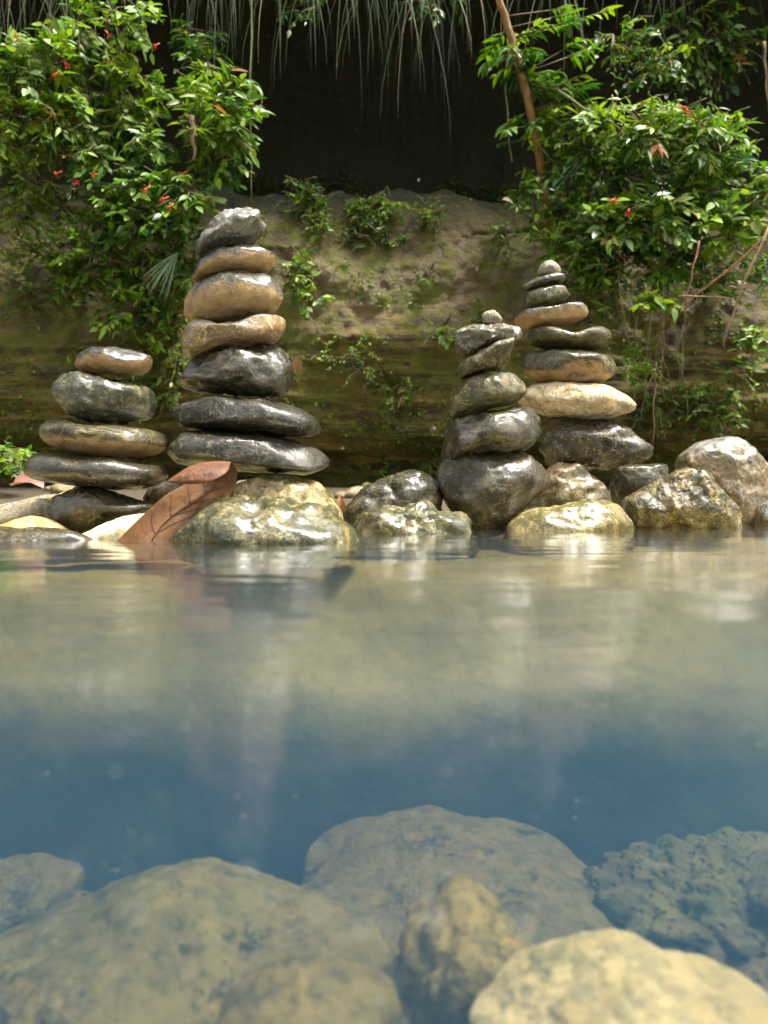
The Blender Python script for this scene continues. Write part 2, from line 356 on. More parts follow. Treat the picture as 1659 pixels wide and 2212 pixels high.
def rock(name, pts, D, mat, label, cat='stone', group=None, depth=None, bumpy=.05, lumps=.06, ridge=0.0, lvl=5, comp=True, boxy=.9, fr=1.0, dents=(), facets=7):
    ROCKN[0] += 1; sd = ROCKN[0] * 7.77
    P3 = [at(x, y, D) for x, y in pts]
    poly = smooth_poly([(p.x, p.z) for p in P3])
    c = (poly.max(0) + poly.min(0)) / 2; c = .5 * c + .5 * poly.mean(0)
    bins, r = polar(poly, c)
    hw = (poly[:, 0].max() - poly[:, 0].min()) / 2; A = (poly[:, 1].max() - poly[:, 1].min()) / 2
    e = math.atan2(abs(c[1] - CAM_H), D); d = depth if depth else .78 * hw
    zs = 1.0
    if comp:
        d = min(d, .8 * A / max(math.sin(e), 1e-3)) if not depth else d
        t = math.sqrt(max(A * A - (d * math.sin(e)) ** 2, (.5 * A) ** 2)) / math.cos(e); zs = t / A
    v, f = ICO[lvl]; v = v.copy()
    phi = np.arctan2(v[:, 2], v[:, 0]); rho = np.hypot(v[:, 0], v[:, 2]); 
    rr = np.interp(phi, bins, r) * rho ** boxy
    out = np.stack([rr * np.cos(phi), d * np.sign(v[:, 1]) * np.abs(v[:, 1]) ** boxy, rr * np.sin(phi) * zs], 1)
    frng = np.random.default_rng(ROCKN[0] * 31 + 5); S3 = np.array([hw, d, A * zs]); qn = out / S3
    for _ in range(facets):
        nn = frng.normal(size=3); nn[1] = -abs(nn[1]) if frng.random() < .75 else nn[1]; nn /= np.linalg.norm(nn); sup = qn @ nn
        lim = sup.max() * frng.uniform(.80, .93); ex = np.clip(sup - lim, 0, None); qn = qn - nn[None] * (ex * .82)[:, None]
    out = qn * S3
    s = (hw * A * d) ** (1 / 3)
    q = out / s + sd
    nrm = out / np.array([hw, d, A]) ; nrm /= np.linalg.norm(nrm, axis=1)[:, None] + 1e-9
    disp = .014 * fbm(q * 9, 3) + lumps * fbm(q * .9 * fr, 2) + bumpy * fbm(q * 2.6 * fr, 4) - ridge * np.clip(ridged(q * 1.3 * fr, 3) - .6, 0, 2)
    amp = min(s, 1.3 * A)
    out += nrm * (disp * amp)[:, None]
    for (px, py, rad, dep) in dents:
        p = at(px, py, D); lx, lz = p.x - c[0], p.z - c[1]; R = rad * D / FPX
        k = np.exp(-((out[:, 0] - lx) ** 2 + (out[:, 2] - lz) ** 2) / (R * R)) * (out[:, 1] < .3 * d)
        out += np.array([0, .8, -.35])[None] * (k * dep * R)[:, None]
    o = link(name, make_mesh(name, out, f, [mat]), loc=(c[0], D, c[1]))
    tag(o, label, cat, group); return o

DARK = rock_mat('stone_dark_wet', (.030, .027, .015), (.105, .090, .045), spot=(.24, .20, .11), spot_amt=.05, moss=(.10, .11, .02), moss_amt=.10)
DARKB = rock_mat('stone_charcoal', (.018, .018, .013), (.062, .055, .033), spot=(.26, .22, .12), spot_amt=.08, moss=(.09, .08, .02), moss_amt=.12)
OLIVE = rock_mat('stone_olive', (.08, .074, .032), (.18, .165, .08), spot=(.30, .27, .16), spot_amt=.0, moss=(.10, .12, .015), moss_amt=.2, wet=0.55)
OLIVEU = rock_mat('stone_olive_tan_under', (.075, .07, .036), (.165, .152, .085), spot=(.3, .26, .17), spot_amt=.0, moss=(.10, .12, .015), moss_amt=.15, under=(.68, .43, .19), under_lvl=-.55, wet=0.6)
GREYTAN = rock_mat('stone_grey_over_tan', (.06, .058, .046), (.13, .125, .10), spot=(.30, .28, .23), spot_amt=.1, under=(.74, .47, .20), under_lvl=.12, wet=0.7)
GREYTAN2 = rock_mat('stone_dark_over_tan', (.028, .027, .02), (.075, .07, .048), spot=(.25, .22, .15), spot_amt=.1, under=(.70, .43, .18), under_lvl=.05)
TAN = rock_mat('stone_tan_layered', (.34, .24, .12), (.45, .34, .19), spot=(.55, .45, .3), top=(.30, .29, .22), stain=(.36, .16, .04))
CREAM = rock_mat('stone_cream', (.62, .45, .26), (.72, .55, .34), spot=(.40, .33, .14), spot_amt=.0, moss=(.26, .23, .05), moss_amt=.12, wet=.25, alb=0.85, warm=False)
CREAMY = rock_mat('stone_cream_mossy', (.52, .43, .24), (.66, .58, .38), spot=(.2, .18, .06), spot_amt=.05, moss=(.16, .15, .02), moss_amt=.36, wet=.7, alb=0.55)
MOSSY = rock_mat('stone_mossy_pale', (.30, .29, .16), (.46, .44, .28), spot=(.06, .06, .03), spot_amt=.3, moss=(.11, .13, .015), moss_amt=.62, wet=.9, stain=(.62, .44, .08), alb=0.40)
ROUGHD = rock_mat('stone_rough_dark', (.030, .026, .014), (.08, .066, .036), spot=(.45, .33, .17), spot_amt=.2, moss=(.10, .09, .02), moss_amt=.15, bump=1.0)
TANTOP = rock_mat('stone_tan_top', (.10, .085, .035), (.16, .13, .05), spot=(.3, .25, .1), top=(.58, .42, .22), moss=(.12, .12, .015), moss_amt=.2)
KNOB = rock_mat('stone_knobbly', (.30, .25, .12), (.42, .36, .20), spot=(.08, .07, .02), spot_amt=.4, moss=(.09, .10, .012), moss_amt=.42, pits=1.2, bump=.9, stain=(.20, .09, .03), alb=0.5)
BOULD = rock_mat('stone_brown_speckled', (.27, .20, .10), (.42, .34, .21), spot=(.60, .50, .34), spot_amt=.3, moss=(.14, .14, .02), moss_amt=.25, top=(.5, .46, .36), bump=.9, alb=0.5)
GREYP = rock_mat('stone_pale_grey', (.34, .32, .25), (.46, .43, .35), spot=(.6, .5, .4), wet=.4, alb=0.6)
WHITE = rock_mat('stone_white', (.78, .72, .60), (.82, .78, .68), wet=.4, bump=.2, alb=1.0)
YELLOW = rock_mat('stone_yellow', (.72, .58, .26), (.78, .68, .40), wet=.3, bump=.2)
UWA = rock_mat('stone_silted', (.19, .165, .075), (.27, .235, .11), spot=(.12, .11, .05), spot_amt=.1, moss=(.05, .065, .03), moss_amt=.15, wet=0.0, warm=True, alb=.66, bump=1.0, b_vein=0.0, calm=.45)
UWB = rock_mat('stone_silted_smooth', (.22, .18, .08), (.27, .225, .105), spot=(.15, .13, .06), moss=(.07, .08, .03), moss_amt=.15, wet=0.0, warm=True, alb=.66, bump=.7, b_vein=0.0, calm=.45)
UWC = rock_mat('stone_pocked', (.17, .155, .07), (.26, .235, .11), spot=(.10, .095, .045), spot_amt=.2, moss=(.05, .06, .03), moss_amt=.15, wet=0.0, warm=True, alb=.66, bump=1.2, pits=1.3, b_vein=0.0, calm=.45)
UWL = rock_mat('stone_silted_cream', (.50, .42, .22), (.62, .54, .33), spot=(.36, .32, .15), moss=(.30, .29, .13), moss_amt=.15, wet=0.0, warm=True, alb=.85, bump=.8, b_vein=0.0, calm=.45)

GA, GB, GC, GD = 'stones of the tall left stack', 'stones of the short leftmost stack', 'stones of the front right stack', 'stones of the slender rear right stack'
DA, DB, DC, DD = 2.02, 1.95, 2.20, 2.46
# tall stack ------------------------------------------------------------
rock('stone', [(347,965),(365,945),(400,933),(470,931),(540,938),(600,945),(660,958),(700,978),(719,1005),(708,1025),(680,1030),(620,1022),(560,1018),(500,1018),(440,1012),(390,1005),(360,990)], DA, DARKB, 'long flat black wet stone at the bottom of the tallest stack', group=GA)
rock('stone', [(368,890),(385,865),(420,853),(470,855),(530,862),(590,866),(640,880),(675,898),(692,920),(685,938),(650,944),(580,940),(500,936),(440,932),(390,925),(372,910)], DA, DARKB, 'flat dark speckled stone, second from the bottom of the tallest stack', group=GA)
rock('stone', [(385,830),(393,805),(420,775),(470,755),(530,745),(590,743),(622,755),(634,780),(632,820),(620,850),(600,862),(560,859),(500,855),(440,850),(400,842)], DA, DARK, 'thick dark grey dented stone, third from the bottom of the tallest stack', group=GA, ridge=.12, dents=[(470,800,40,.5)])
rock('stone', [(394,735),(410,708),(440,695),(480,702),(520,697),(560,687),(600,675),(615,690),(610,722),(590,740),(540,748),(490,756),(440,768),(405,788),(396,770)], DA, TAN, 'tan layered stone with a shiny ridged edge in the middle of the tallest stack', group=GA, ridge=.06)
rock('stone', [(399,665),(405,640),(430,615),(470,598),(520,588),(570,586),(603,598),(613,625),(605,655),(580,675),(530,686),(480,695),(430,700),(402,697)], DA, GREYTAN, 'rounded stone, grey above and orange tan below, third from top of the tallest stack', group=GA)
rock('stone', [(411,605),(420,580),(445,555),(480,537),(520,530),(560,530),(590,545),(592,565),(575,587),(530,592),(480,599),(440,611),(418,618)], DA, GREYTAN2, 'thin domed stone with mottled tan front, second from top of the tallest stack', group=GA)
rock('stone', [(425,560),(430,535),(450,505),(480,475),(515,450),(540,446),(560,458),(572,480),(565,500),(540,517),(510,530),(480,540),(450,552),(430,567)], DA, rock_mat('stone_grey_slanted', (.12, .12, .10), (.20, .20, .17), spot=(.36, .35, .31), spot_amt=.2, moss=(.1, .1, .03), moss_amt=.1), 'slanted grey wedge stone topping the tallest stack', group=GA, depth=.085, ridge=.08, boxy=.75)
# short leftmost stack -----------------------------------------------------
rock('stone', [(119,1085),(128,1060),(155,1045),(195,1045),(230,1055),(270,1072),(310,1084),(345,1090),(330,1108),(280,1116),(230,1135),(190,1150),(160,1150),(130,1130),(120,1105)], DB, DARK, 'dark tapering stone at the bottom of the leftmost stack', group=GB)
rock('stone', [(62,1010),(75,985),(110,976),(160,980),(210,985),(260,985),(310,990),(345,1005),(358,1025),(345,1043),(300,1058),(260,1060),(210,1053),(150,1048),(100,1040),(68,1030)], DB, DARKB, 'long charcoal stone, second from the bottom of the leftmost stack', group=GB)
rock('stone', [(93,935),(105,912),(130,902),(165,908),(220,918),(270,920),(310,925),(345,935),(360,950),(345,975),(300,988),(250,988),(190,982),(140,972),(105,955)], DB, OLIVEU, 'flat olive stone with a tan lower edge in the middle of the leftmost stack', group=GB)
rock('stone', [(110,845),(125,820),(155,802),(190,798),(230,808),(275,815),(310,830),(338,855),(340,880),(325,900),(290,915),(240,920),(190,912),(150,895),(125,870)], DB, rock_mat('stone_greygreen', (.075, .08, .05), (.15, .155, .11), spot=(.30, .31, .25), spot_amt=.05, moss=(.10, .12, .03), moss_amt=.15), 'large grey green boulder, second from top of the leftmost stack', group=GB, ridge=.1, dents=[(230,860,22,.5)])
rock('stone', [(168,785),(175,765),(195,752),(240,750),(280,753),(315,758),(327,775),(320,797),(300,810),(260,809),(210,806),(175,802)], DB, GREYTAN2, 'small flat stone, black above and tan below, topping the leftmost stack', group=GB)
# front right stack ----------------------------------------------------------
rock('stone', [(943,1030),(955,1000),(985,985),(1040,975),(1110,977),(1160,985),(1183,1015),(1178,1050),(1150,1085),(1115,1122),(1095,1145),(1040,1160),(1000,1145),(965,1100),(948,1060)], DC, DARK, 'big dark rounded boulder at the bottom of the front right stack', group=GC)
rock('stone', [(945,960),(955,930),(980,905),(1030,890),(1080,882),(1120,873),(1150,880),(1165,910),(1165,945),(1150,968),(1110,980),(1050,982),(990,990),(960,1000),(945,990)], DC, DARK, 'dark brown glossy stone, second from the bottom of the front right stack', group=GC, ridge=.08)
rock('stone', [(965,865),(975,835),(1005,812),(1050,803),(1100,805),(1128,818),(1137,838),(1130,857),(1100,874),(1050,886),(1010,900),(975,900)], DC, OLIVE, 'smooth olive oval stone in the middle of the front right stack', group=GC, ridge=0, lumps=.03)
rock('stone', [(980,812),(990,790),(1020,770),(1060,745),(1090,732),(1110,730),(1108,750),(1095,780),(1080,803),(1050,808),(1010,817),(985,820)], DC, OLIVE, 'angular wedge stone tilting upward to the right in the front right stack', group=GC, depth=.09, boxy=.7, ridge=.1)
rock('stone', [(980,735),(985,715),(1010,704),(1060,700),(1110,704),(1127,718),(1122,738),(1100,745),(1060,752),(1020,768),(990,774)], DC, rock_mat('stone_layered', (.10, .09, .05), (.17, .15, .09), spot=(.42, .34, .22), spot_amt=.3, moss=(.1, .1, .02), moss_amt=.15, bump=1.0), 'flat layered rough stone near the top of the front right stack', group=GC, ridge=.2)
rock('stone', [(1040,682),(1048,673),(1062,669),(1076,677),(1086,692),(1080,701),(1060,703),(1044,700)], DC, GREYP, 'tiny pale stone topping the front right stack', group=GC, depth=.022, lvl=4, ridge=.1, boxy=.8)
# slender rear stack -----------------------------------------------------------
rock('stone', [(1165,960),(1170,915),(1200,898),(1280,903),(1340,922),(1385,948),(1405,970),(1395,995),(1340,1010),(1280,1020),(1220,1012),(1180,1000)], DD, ROUGHD, 'wide rough dark rock at the bottom of the rear right stack', group=GD, ridge=.12, bumpy=.09)
rock('stone', [(1116,862),(1135,838),(1165,828),(1230,828),(1300,833),(1345,855),(1372,880),(1355,897),(1310,907),(1240,912),(1180,900),(1145,880)], DD, CREAM, 'bright cream flat oval stone in the rear right stack', group=GD, ridge=.05)
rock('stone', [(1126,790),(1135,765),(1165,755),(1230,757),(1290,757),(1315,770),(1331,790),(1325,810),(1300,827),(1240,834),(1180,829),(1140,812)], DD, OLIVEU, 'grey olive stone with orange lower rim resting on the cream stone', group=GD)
rock('stone', [(1140,730),(1145,712),(1170,706),(1200,712),(1230,718),(1262,712),(1295,706),(1318,720),(1318,740),(1300,755),(1240,762),(1180,758),(1150,750)], DD, OLIVE, 'saddle shaped olive stone with dipped top in the rear right stack', group=GD, dents=[(1225,705,30,.5)])
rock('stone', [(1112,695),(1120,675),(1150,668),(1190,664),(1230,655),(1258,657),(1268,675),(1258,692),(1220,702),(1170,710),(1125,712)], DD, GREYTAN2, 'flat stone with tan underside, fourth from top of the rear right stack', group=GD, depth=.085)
rock('stone', [(1130,648),(1145,630),(1175,620),(1200,615),(1225,620),(1228,640),(1210,658),(1170,668),(1135,672)], DD, OLIVE, 'small dark olive stone, third from top of the rear right stack', group=GD, lvl=4)
rock('stone', [(1130,615),(1160,598),(1190,590),(1220,592),(1222,605),(1200,618),(1165,626),(1135,628)], DD, DARK, 'thin dark tilted stone just under the top pebble of the rear right stack', group=GD, lvl=4, depth=.045)
rock('stone', [(1164,580),(1175,566),(1195,564),(1208,575),(1209,590),(1185,597),(1165,594)], DD, GREYP, 'white capped pebble topping the rear right stack', group=GD, lvl=4, depth=.028)
# rocks along the water's edge -----------------------------------------------------
GE = 'rocks along the water edge'
rock('rock', [(485,1070),(500,1040),(550,1023),(610,1022),(660,1030),(700,1045),(722,1075),(738,1110),(720,1150),(550,1150),(490,1120)], 2.0, CREAMY, 'cream rock carrying the tallest stack', 'rock', GE, ridge=.06)
rock('rock', [(368,1175),(400,1130),(440,1095),(480,1074),(530,1069),(590,1073),(640,1080),(700,1100),(740,1120),(775,1150),(772,1205),(600,1225),(400,1215)], 1.66, MOSSY, 'pale mossy rock with yellow patch right of the brown leaf', 'rock', GE, ridge=.14, bumpy=.07, depth=.16)
rock('rock', [(738,1110),(755,1085),(790,1050),(840,1025),(885,1017),(920,1025),(948,1045),(955,1080),(940,1130),(800,1150),(745,1150)], 2.2, DARK, 'glossy dark sloping rock left of the front right stack', 'rock', GE, ridge=.08)
rock('rock', [(752,1140),(780,1106),(850,1091),(890,1078),(930,1082),(960,1099),(1010,1106),(1026,1135),(1030,1200),(880,1230),(750,1200)], 1.98, MOSSY, 'low flat pale rock in the water before the front right stack', 'rock', GE, ridge=.16, bumpy=.08, depth=.13)
rock('rock', [(1135,1100),(1155,1060),(1180,1020),(1210,1000),(1250,1000),(1285,1030),(1318,1070),(1320,1130),(1230,1160),(1140,1150)], 2.38, TANTOP, 'brown rock with tan top right of the dark boulder', 'rock', GE, ridge=.08)
rock('rock', [(1095,1140),(1115,1112),(1160,1096),(1230,1085),(1280,1078),(1330,1090),(1362,1130),(1365,1190),(1230,1215),(1100,1190)], 2.1, rock_mat('stone_yellow_green', (.30, .265, .13), (.46, .41, .23), spot=(.15, .14, .04), moss=(.15, .15, .015), moss_amt=.3, wet=.9), 'low yellow green rock in the water before the rear stack', 'rock', GE, ridge=.06, depth=.12)
rock('rock', [(1318,1045),(1335,1010),(1365,995),(1420,993),(1441,1012),(1435,1045),(1400,1100),(1340,1110)], 2.6, DARK, 'small dark rounded rock behind the knobbly rock', 'rock', GE)
rock('rock', [(1347,1100),(1365,1070),(1420,1040),(1480,1009),(1510,1010),(1545,1048),(1592,1105),(1585,1165),(1480,1180),(1370,1170)], 2.22, KNOB, 'knobbly pitted mossy rock at the water edge on the right', 'rock', GE, ridge=.08, bumpy=.06, lvl=6)
rock('rock', [(1462,1020),(1485,970),(1530,950),(1590,946),(1630,970),(1658,1020),(1662,1100),(1640,1165),(1540,1170),(1480,1100)], 2.42, BOULD, 'large brown speckled boulder at the right edge', 'rock', GE, ridge=.04, bumpy=.045, lvl=6)
rock('rock', [(1640,1110),(1660,1085),(1710,1075),(1760,1090),(1770,1150),(1650,1165)], 2.3, BOULD, 'small brown rock cut off by the right edge', 'rock', GE)
rock('rock', [(1255,1120),(1285,1092),(1330,1085),(1352,1110),(1345,1150),(1260,1155)], 2.3, DARK, 'dark little rock between the yellow green and knobbly rocks', 'rock', GE, lvl=4)
rock('rock', [(-70,1120),(0,1095),(60,1075),(130,1062),(200,1075),(230,1120),(200,1160),(-60,1160)], 2.12, GREYP, 'pale grey flat slab behind the leftmost stack base', 'rock', GE, ridge=.08)
rock('rock', [(-60,1160),(0,1137),(40,1120),(80,1116),(125,1135),(150,1165),(60,1180)], 1.82, YELLOW, 'low yellowish stone at the left edge', 'rock', GE, lvl=5, depth=.08)
rock('rock', [(-120,1160),(-60,1142),(40,1140),(120,1141),(175,1147),(205,1163),(200,1205),(-80,1215)], 1.66, DARK, 'flat dark slab at the waterline in the left corner', 'rock', GE, depth=.07, bumpy=.08)
rock('rock', [(168,1168),(200,1145),(240,1126),(285,1111),(330,1106),(380,1120),(420,1150),(400,1200),(230,1210)], 1.75, WHITE, 'smooth white stone under the brown leaf', 'rock', GE, depth=.08, bumpy=.02)
rock('rock', [(305,1075),(330,1050),(365,1040),(400,1052),(410,1090),(380,1120),(320,1110)], 2.1, CREAMY, 'pale cream rock behind the brown leaf', 'rock', GE, lvl=5)
# pebbles on the bank behind the stacks -----------------------------------------------------
PEB = []
for k in range(6):
    v_, f_ = ico(3); v_ = v_ * np.array([1, .8, .55]); v_ = v_ * (1 + .22 * fbm(v_ * 1.3 + k * 9, 3))[:, None]
    PEB.append(make_mesh('pebble', v_, f_, [(GREYP, CREAMY, DARK, OLIVE, TANTOP, GREYP)[k]]))
for k in range(36):
    Yp = random.uniform(2.5, 3.8); xp = random.uniform(-.55, .55) * Yp; sz = random.uniform(.02, .07)
    zg = float(ground_z(np.array([[xp]]), np.array([[Yp]]))[0, 0])
    o = link('pebble', random.choice(PEB), loc=(xp, Yp, max(zg, -.01) + sz * .2)); o.scale = (sz, sz, sz); o.rotation_euler = (random.uniform(-.3, .3), random.uniform(-.3, .3), random.uniform(0, 6))
    tag(o, 'small wet pebble lying on the bank behind the stacks', 'pebble', 'pebbles on the bank')
# submerged rocks -------------------------------------------------------------------
GU = 'submerged rocks'
rock('rock', [(-120,2110),(0,2030),(100,1988),(200,1942),(300,1908),(420,1890),(520,1905),(600,1940),(700,1980),(800,2030),(870,2100),(915,2230),(880,2420),(500,2500),(100,2480),(-100,2350)], .86, UWA, 'huge silted underwater boulder filling the lower left', 'rock', GU, ridge=.05, bumpy=.04, lvl=6, comp=True, depth=.22)
rock('rock', [(450,2230),(500,2150),(590,2095),(700,2078),(800,2100),(870,2160),(890,2260),(860,2400),(600,2450),(470,2380)], .66, UWA, 'rounded silted underwater rock leaning on the huge lower left boulder', 'rock', GU, ridge=.08, comp=True, depth=.10, lvl=6)
rock('rock', [(625,1900),(650,1850),(700,1822),(780,1800),(900,1770),(970,1755),(1080,1775),(1180,1800),(1260,1840),(1312,1900),(1320,2000),(1250,2120),(980,2200),(720,2120),(640,2000)], 1.18, UWB, 'broad smooth tan underwater boulder in the middle', 'rock', GU, ridge=.04, bumpy=.03, lvl=6, comp=True, depth=.26)
rock('rock', [(850,2120),(872,2040),(930,1975),(1000,1950),(1090,1985),(1150,2055),(1230,2140),(1230,2260),(1050,2380),(900,2380),(835,2240)], .80, rock_mat('stone_silted_gold', (.34, .27, .09), (.44, .36, .13), spot=(.2, .16, .05), moss=(.1, .09, .03), moss_amt=.12, wet=0.0, alb=.55, calm=.6, b_vein=0.0), 'small angular underwater rock in front of the broad tan boulder', 'rock', GU, ridge=.16, comp=True, depth=.09, boxy=.6, facets=7)
rock('rock', [(1300,1950),(1330,1890),(1390,1865),(1450,1838),(1550,1814),(1680,1815),(1800,1860),(1850,2000),(1780,2150),(1500,2180),(1330,2080)], 1.12, UWC, 'rough pocked underwater boulder at the right edge', 'rock', GU, ridge=.2, bumpy=.12, lvl=6, comp=True, depth=.2)
rock('rock', [(1020,2270),(1120,2150),(1220,2090),(1330,2046),(1440,2044),(1530,2080),(1600,2125),(1700,2170),(1780,2260),(1760,2450),(1500,2560),(1150,2500)], .62, UWL, 'bright cream underwater rock in the lower right corner', 'rock', GU, ridge=.05, bumpy=.04, lvl=6, comp=True, depth=.15)
rock('rock', [(-160,1940),(-60,1885),(20,1866),(110,1868),(170,1890),(160,1960),(100,2010),(-60,2050)], 1.25, UWB, 'dim flat underwater slab at the left edge', 'rock', GU, comp=True, lvl=5)
rock('rock', [(95,1985),(110,1945),(150,1930),(200,1945),(230,1985),(200,2040),(130,2050)], 1.1, UWC, 'small dim underwater stone behind the huge lower left boulder', 'rock', GU, comp=True, lvl=5)
# ---------------------------------------------------------------- big brown leaf lying on the stones
def big_leaf():
    E = [((246,1174,1.60),(394,1176,1.62)), ((285,1135,1.615),(404,1136,1.645)), ((325,1097,1.635),(432,1112,1.665)), ((362,1067,1.655),(468,1094,1.68)), ((395,1048,1.675),(496,1072,1.69)),
         ((425,1030,1.69),(507,1046,1.695)), ((450,1013,1.695),(513,1018,1.69)), ((462,1001,1.685),(503,1000,1.675))]
    T = [((462,1001,1.685),(503,1000,1.675)), ((440,999,1.655),(498,1000,1.645)), ((405,1010,1.62),(490,1020,1.60)), ((380,1026,1.60),(452,1041,1.585)), ((366,1035,1.595),(402,1046,1.59)), ((360,1040,1.595),(363,1042,1.594))]
    def sheet(E, N, Mw, bow):
        K = np.array([[*at(*a), *at(*c_)] for a, c_ in E]); K = np.concatenate([[2 * K[0] - K[1]], K, [2 * K[-1] - K[-2]]]); rows = []
        for t in np.linspace(0, len(E) - 1 - 1e-6, N):
            i = int(t); k = t - i; a, b_, c_, d = K[i], K[i + 1], K[i + 2], K[i + 3]
            r = .5 * (2 * b_ + (c_ - a) * k + (2 * a - 5 * b_ + 4 * c_ - d) * k * k + (-a + 3 * b_ - 3 * c_ + d) * k ** 3)
            wid = np.linalg.norm(r[3:] - r[:3])
            rows.append([tuple(r[:3] * (1 - u) + r[3:] * u + np.array([0, 1, -.3]) * bow * wid * (math.sin(math.pi * u) - .25 * math.exp(-((u - .5) / .06) ** 2) + .10 * math.sin(9 * u + 4 * t))) for u in np.linspace(0, 1, Mw)])
        return rows
    N, Mw = 30, 20
    rows = sheet(E, N, Mw, .06); v = [p for r in rows for p in r]; f = [tuple(q) for q in grid_faces(Mw, N)]
    o = bpy.data.objects.new('dead_leaf', None); COL.objects.link(o); base = at(320, 1170, 1.61); o.location = base
    b = NT('brown_leaf'); geo = b.n('NewGeometry'); P = geo.outputs['Position']
    n = b.noise(P, 25.0, 5, .6, .5); n2 = b.noise(P, 160.0, 4)
    col = b.mix(b.ramp(n, .35, .65), (.17, .078, .024), (.10, .045, .014)); col = b.mix(b.math('MULTIPLY', n2, .35), col, (.23, .10, .035))
    bp = b.n('Bump', Strength=.5, Distance=.004, Height=b.math('ADD', n, b.math('MULTIPLY', n2, .4)))
    col = b.mix(b.math('MULTIPLY', b.ramp(b.noise(P, 70.0, 4, .6), .58, .66), .7), col, (.08, .03, .012))
    p = b.n('BsdfPrincipled', Base__Color=col, Roughness=.5, Normal=bp); p.inputs['Specular IOR Level'].default_value = .3
    b.t.links.new(p.outputs[0], b.out.inputs[0])
    m1 = b.m; m2 = plain_mat('leaf_vein', (.10, .042, .018), .5); m3 = bark_mat('leaf_back', (.16, .055, .012), (.09, .028, .006), .6)
    def loc(vs): return [tuple(Vector(q) - base) for q in vs]
    def solid(me_o):
        md = me_o.modifiers.new('thick', 'SOLIDIFY'); md.thickness = .0008
        ss_ = me_o.modifiers.new('sub', 'SUBSURF'); ss_.levels = 1; ss_.render_levels = 1
    bl = link('blade', make_mesh('blade', loc(v), f, [m1]), o); solid(bl)
    # curled tip: a rolled sheet from the right edge arching over to the pointed left end
    Mc = 12; rt = sheet(T, 26, Mc, -.10); v2 = [p for r in rt for p in r]
    tipo = link('curled_tip', make_mesh('curled_tip', loc(v2), grid_faces(Mc, 26), [m3]), o); solid(tipo); tipo['label'] = 'reddish curled end of the brown leaf'
    def vein(path, r0):
        RA = np.array(rows); pts = []
        for a, b_ in path:
            fa, fb = min(a, .9999) * (N - 1), min(b_, .9999) * (Mw - 1); i, j = int(fa), int(fb); fa -= i; fb -= j
            pts.append(Vector(((RA[i, j] * (1 - fb) + RA[i, j + 1] * fb) * (1 - fa) + (RA[i + 1, j] * (1 - fb) + RA[i + 1, j + 1] * fb) * fa)) + Vector((0, -.0010, .0004)))
        vv, ff = tube(pts, [r0 * (1 - .6 * i / max(1, len(pts) - 1)) for i in range(len(pts))], 6)
        return link('vein', make_mesh('vein', loc(vv), ff, [m2]), o)
    mid = [(t, .50 + .04 * math.sin(t * 3)) for t in np.linspace(0, 1, 14)]
    vein(mid, .0013)
    for a in (.08, .24, .40, .56, .72):
        for sgn in (-1, 1):
            vein([(min(1, a + .20 * k), .5 + sgn * .46 * k) for k in np.linspace(0, 1, 8)], .0007)
    tag(o, 'big brown curled dead leaf leaning on the white stone at the waterline', 'leaf')

def tube(pts, radii, n=6, cap=True):
    pts = [Vector(p) for p in pts]; v = []; f = []; up = None
    for i, p in enumerate(pts):
        t = (pts[min(i + 1, len(pts) - 1)] - pts[max(i - 1, 0)]).normalized()
        if up is None: up = t.orthogonal().normalized()
        up = (up - t * up.dot(t)).normalized(); sd = t.cross(up)
        for k in range(n):
            a = 2 * math.pi * k / n; v.append(tuple(p + (up * math.cos(a) + sd * math.sin(a)) * radii[i]))
    for i in range(len(pts) - 1):
        for k in range(n):
            f.append((i * n + k, i * n + (k + 1) % n, (i + 1) * n + (k + 1) % n, (i + 1) * n + k))
    if cap: f.append(tuple(range(n))[::-1]); f.append(tuple((len(pts) - 1) * n + k for k in range(n)))
    return v, f
big_leaf()

# ---------------------------------------------------------------- foliage
LM = [leaf_mat('leaf_green', (.085, .21, .010), (.13, .27, .012)), leaf_mat('leaf_lime', (.18, .32, .010), (.27, .40, .015), trans=.4),
      leaf_mat('leaf_dark', (.022, .085, .016), (.035, .12, .02), gloss=.25), leaf_mat('leaf_pale', (.20, .33, .09), (.30, .42, .16), gloss=.3),
      leaf_mat('leaf_olive', (.12, .16, .015), (.17, .20, .02)), leaf_mat('leaf_dry', (.30, .12, .04), (.40, .22, .08))]
M_stem = bark_mat('green_stem', (.10, .09, .03), (.16, .12, .05)); M_bark = bark_mat('brown_bark', (.34, .17, .05), (.24, .11, .035))
M_root = bark_mat('root', (.20, .12, .06), (.30, .20, .11)); M_vine = bark_mat('vine_green', (.16, .17, .05), (.25, .22, .10))
M_red = plain_mat('petal_red', (.75, .03, .03), .5, .3); M_orange = plain_mat('petal_orange', (.8, .10, .03), .5, .3)

def leaf_geo(wd=.36, fold=.12, droop=.22, n=4):
    """unit-length leaf along +X, folded on its midrib, tip drooping (normal +Z)"""
    v = [(0, 0, 0)]; f = []; prev = None
    for i in range(1, n):
        t = i / n; w_ = wd * .5 * math.sin(math.pi * t ** .75) ** .85; zc = -droop * t * t
        b0 = len(v); v += [(t, w_, zc + fold * w_ * 2), (t, 0, zc), (t, -w_, zc + fold * w_ * 2)]
        if prev is None: f += [(0, b0 + 1, b0), (0, b0 + 2, b0 + 1)]
        else: f += [(prev, prev + 1, b0 + 1, b0), (prev + 1, prev + 2, b0 + 2, b0 + 1)]
        prev = b0
    v.append((1, 0, -droop)); e = len(v) - 1; f += [(prev, prev + 1, e), (prev + 1, prev + 2, e)]
    return np.array(v, float), f
LSHAPE = [leaf_geo(.40, .12, .18), leaf_geo(.30, .15, .30), leaf_geo(.50, .10, .12)]
LMESH = {(s, m): make_mesh('leaf', LSHAPE[s][0], LSHAPE[s][1], [LM[m]]) for s in range(3) for m in range(len(LM))}
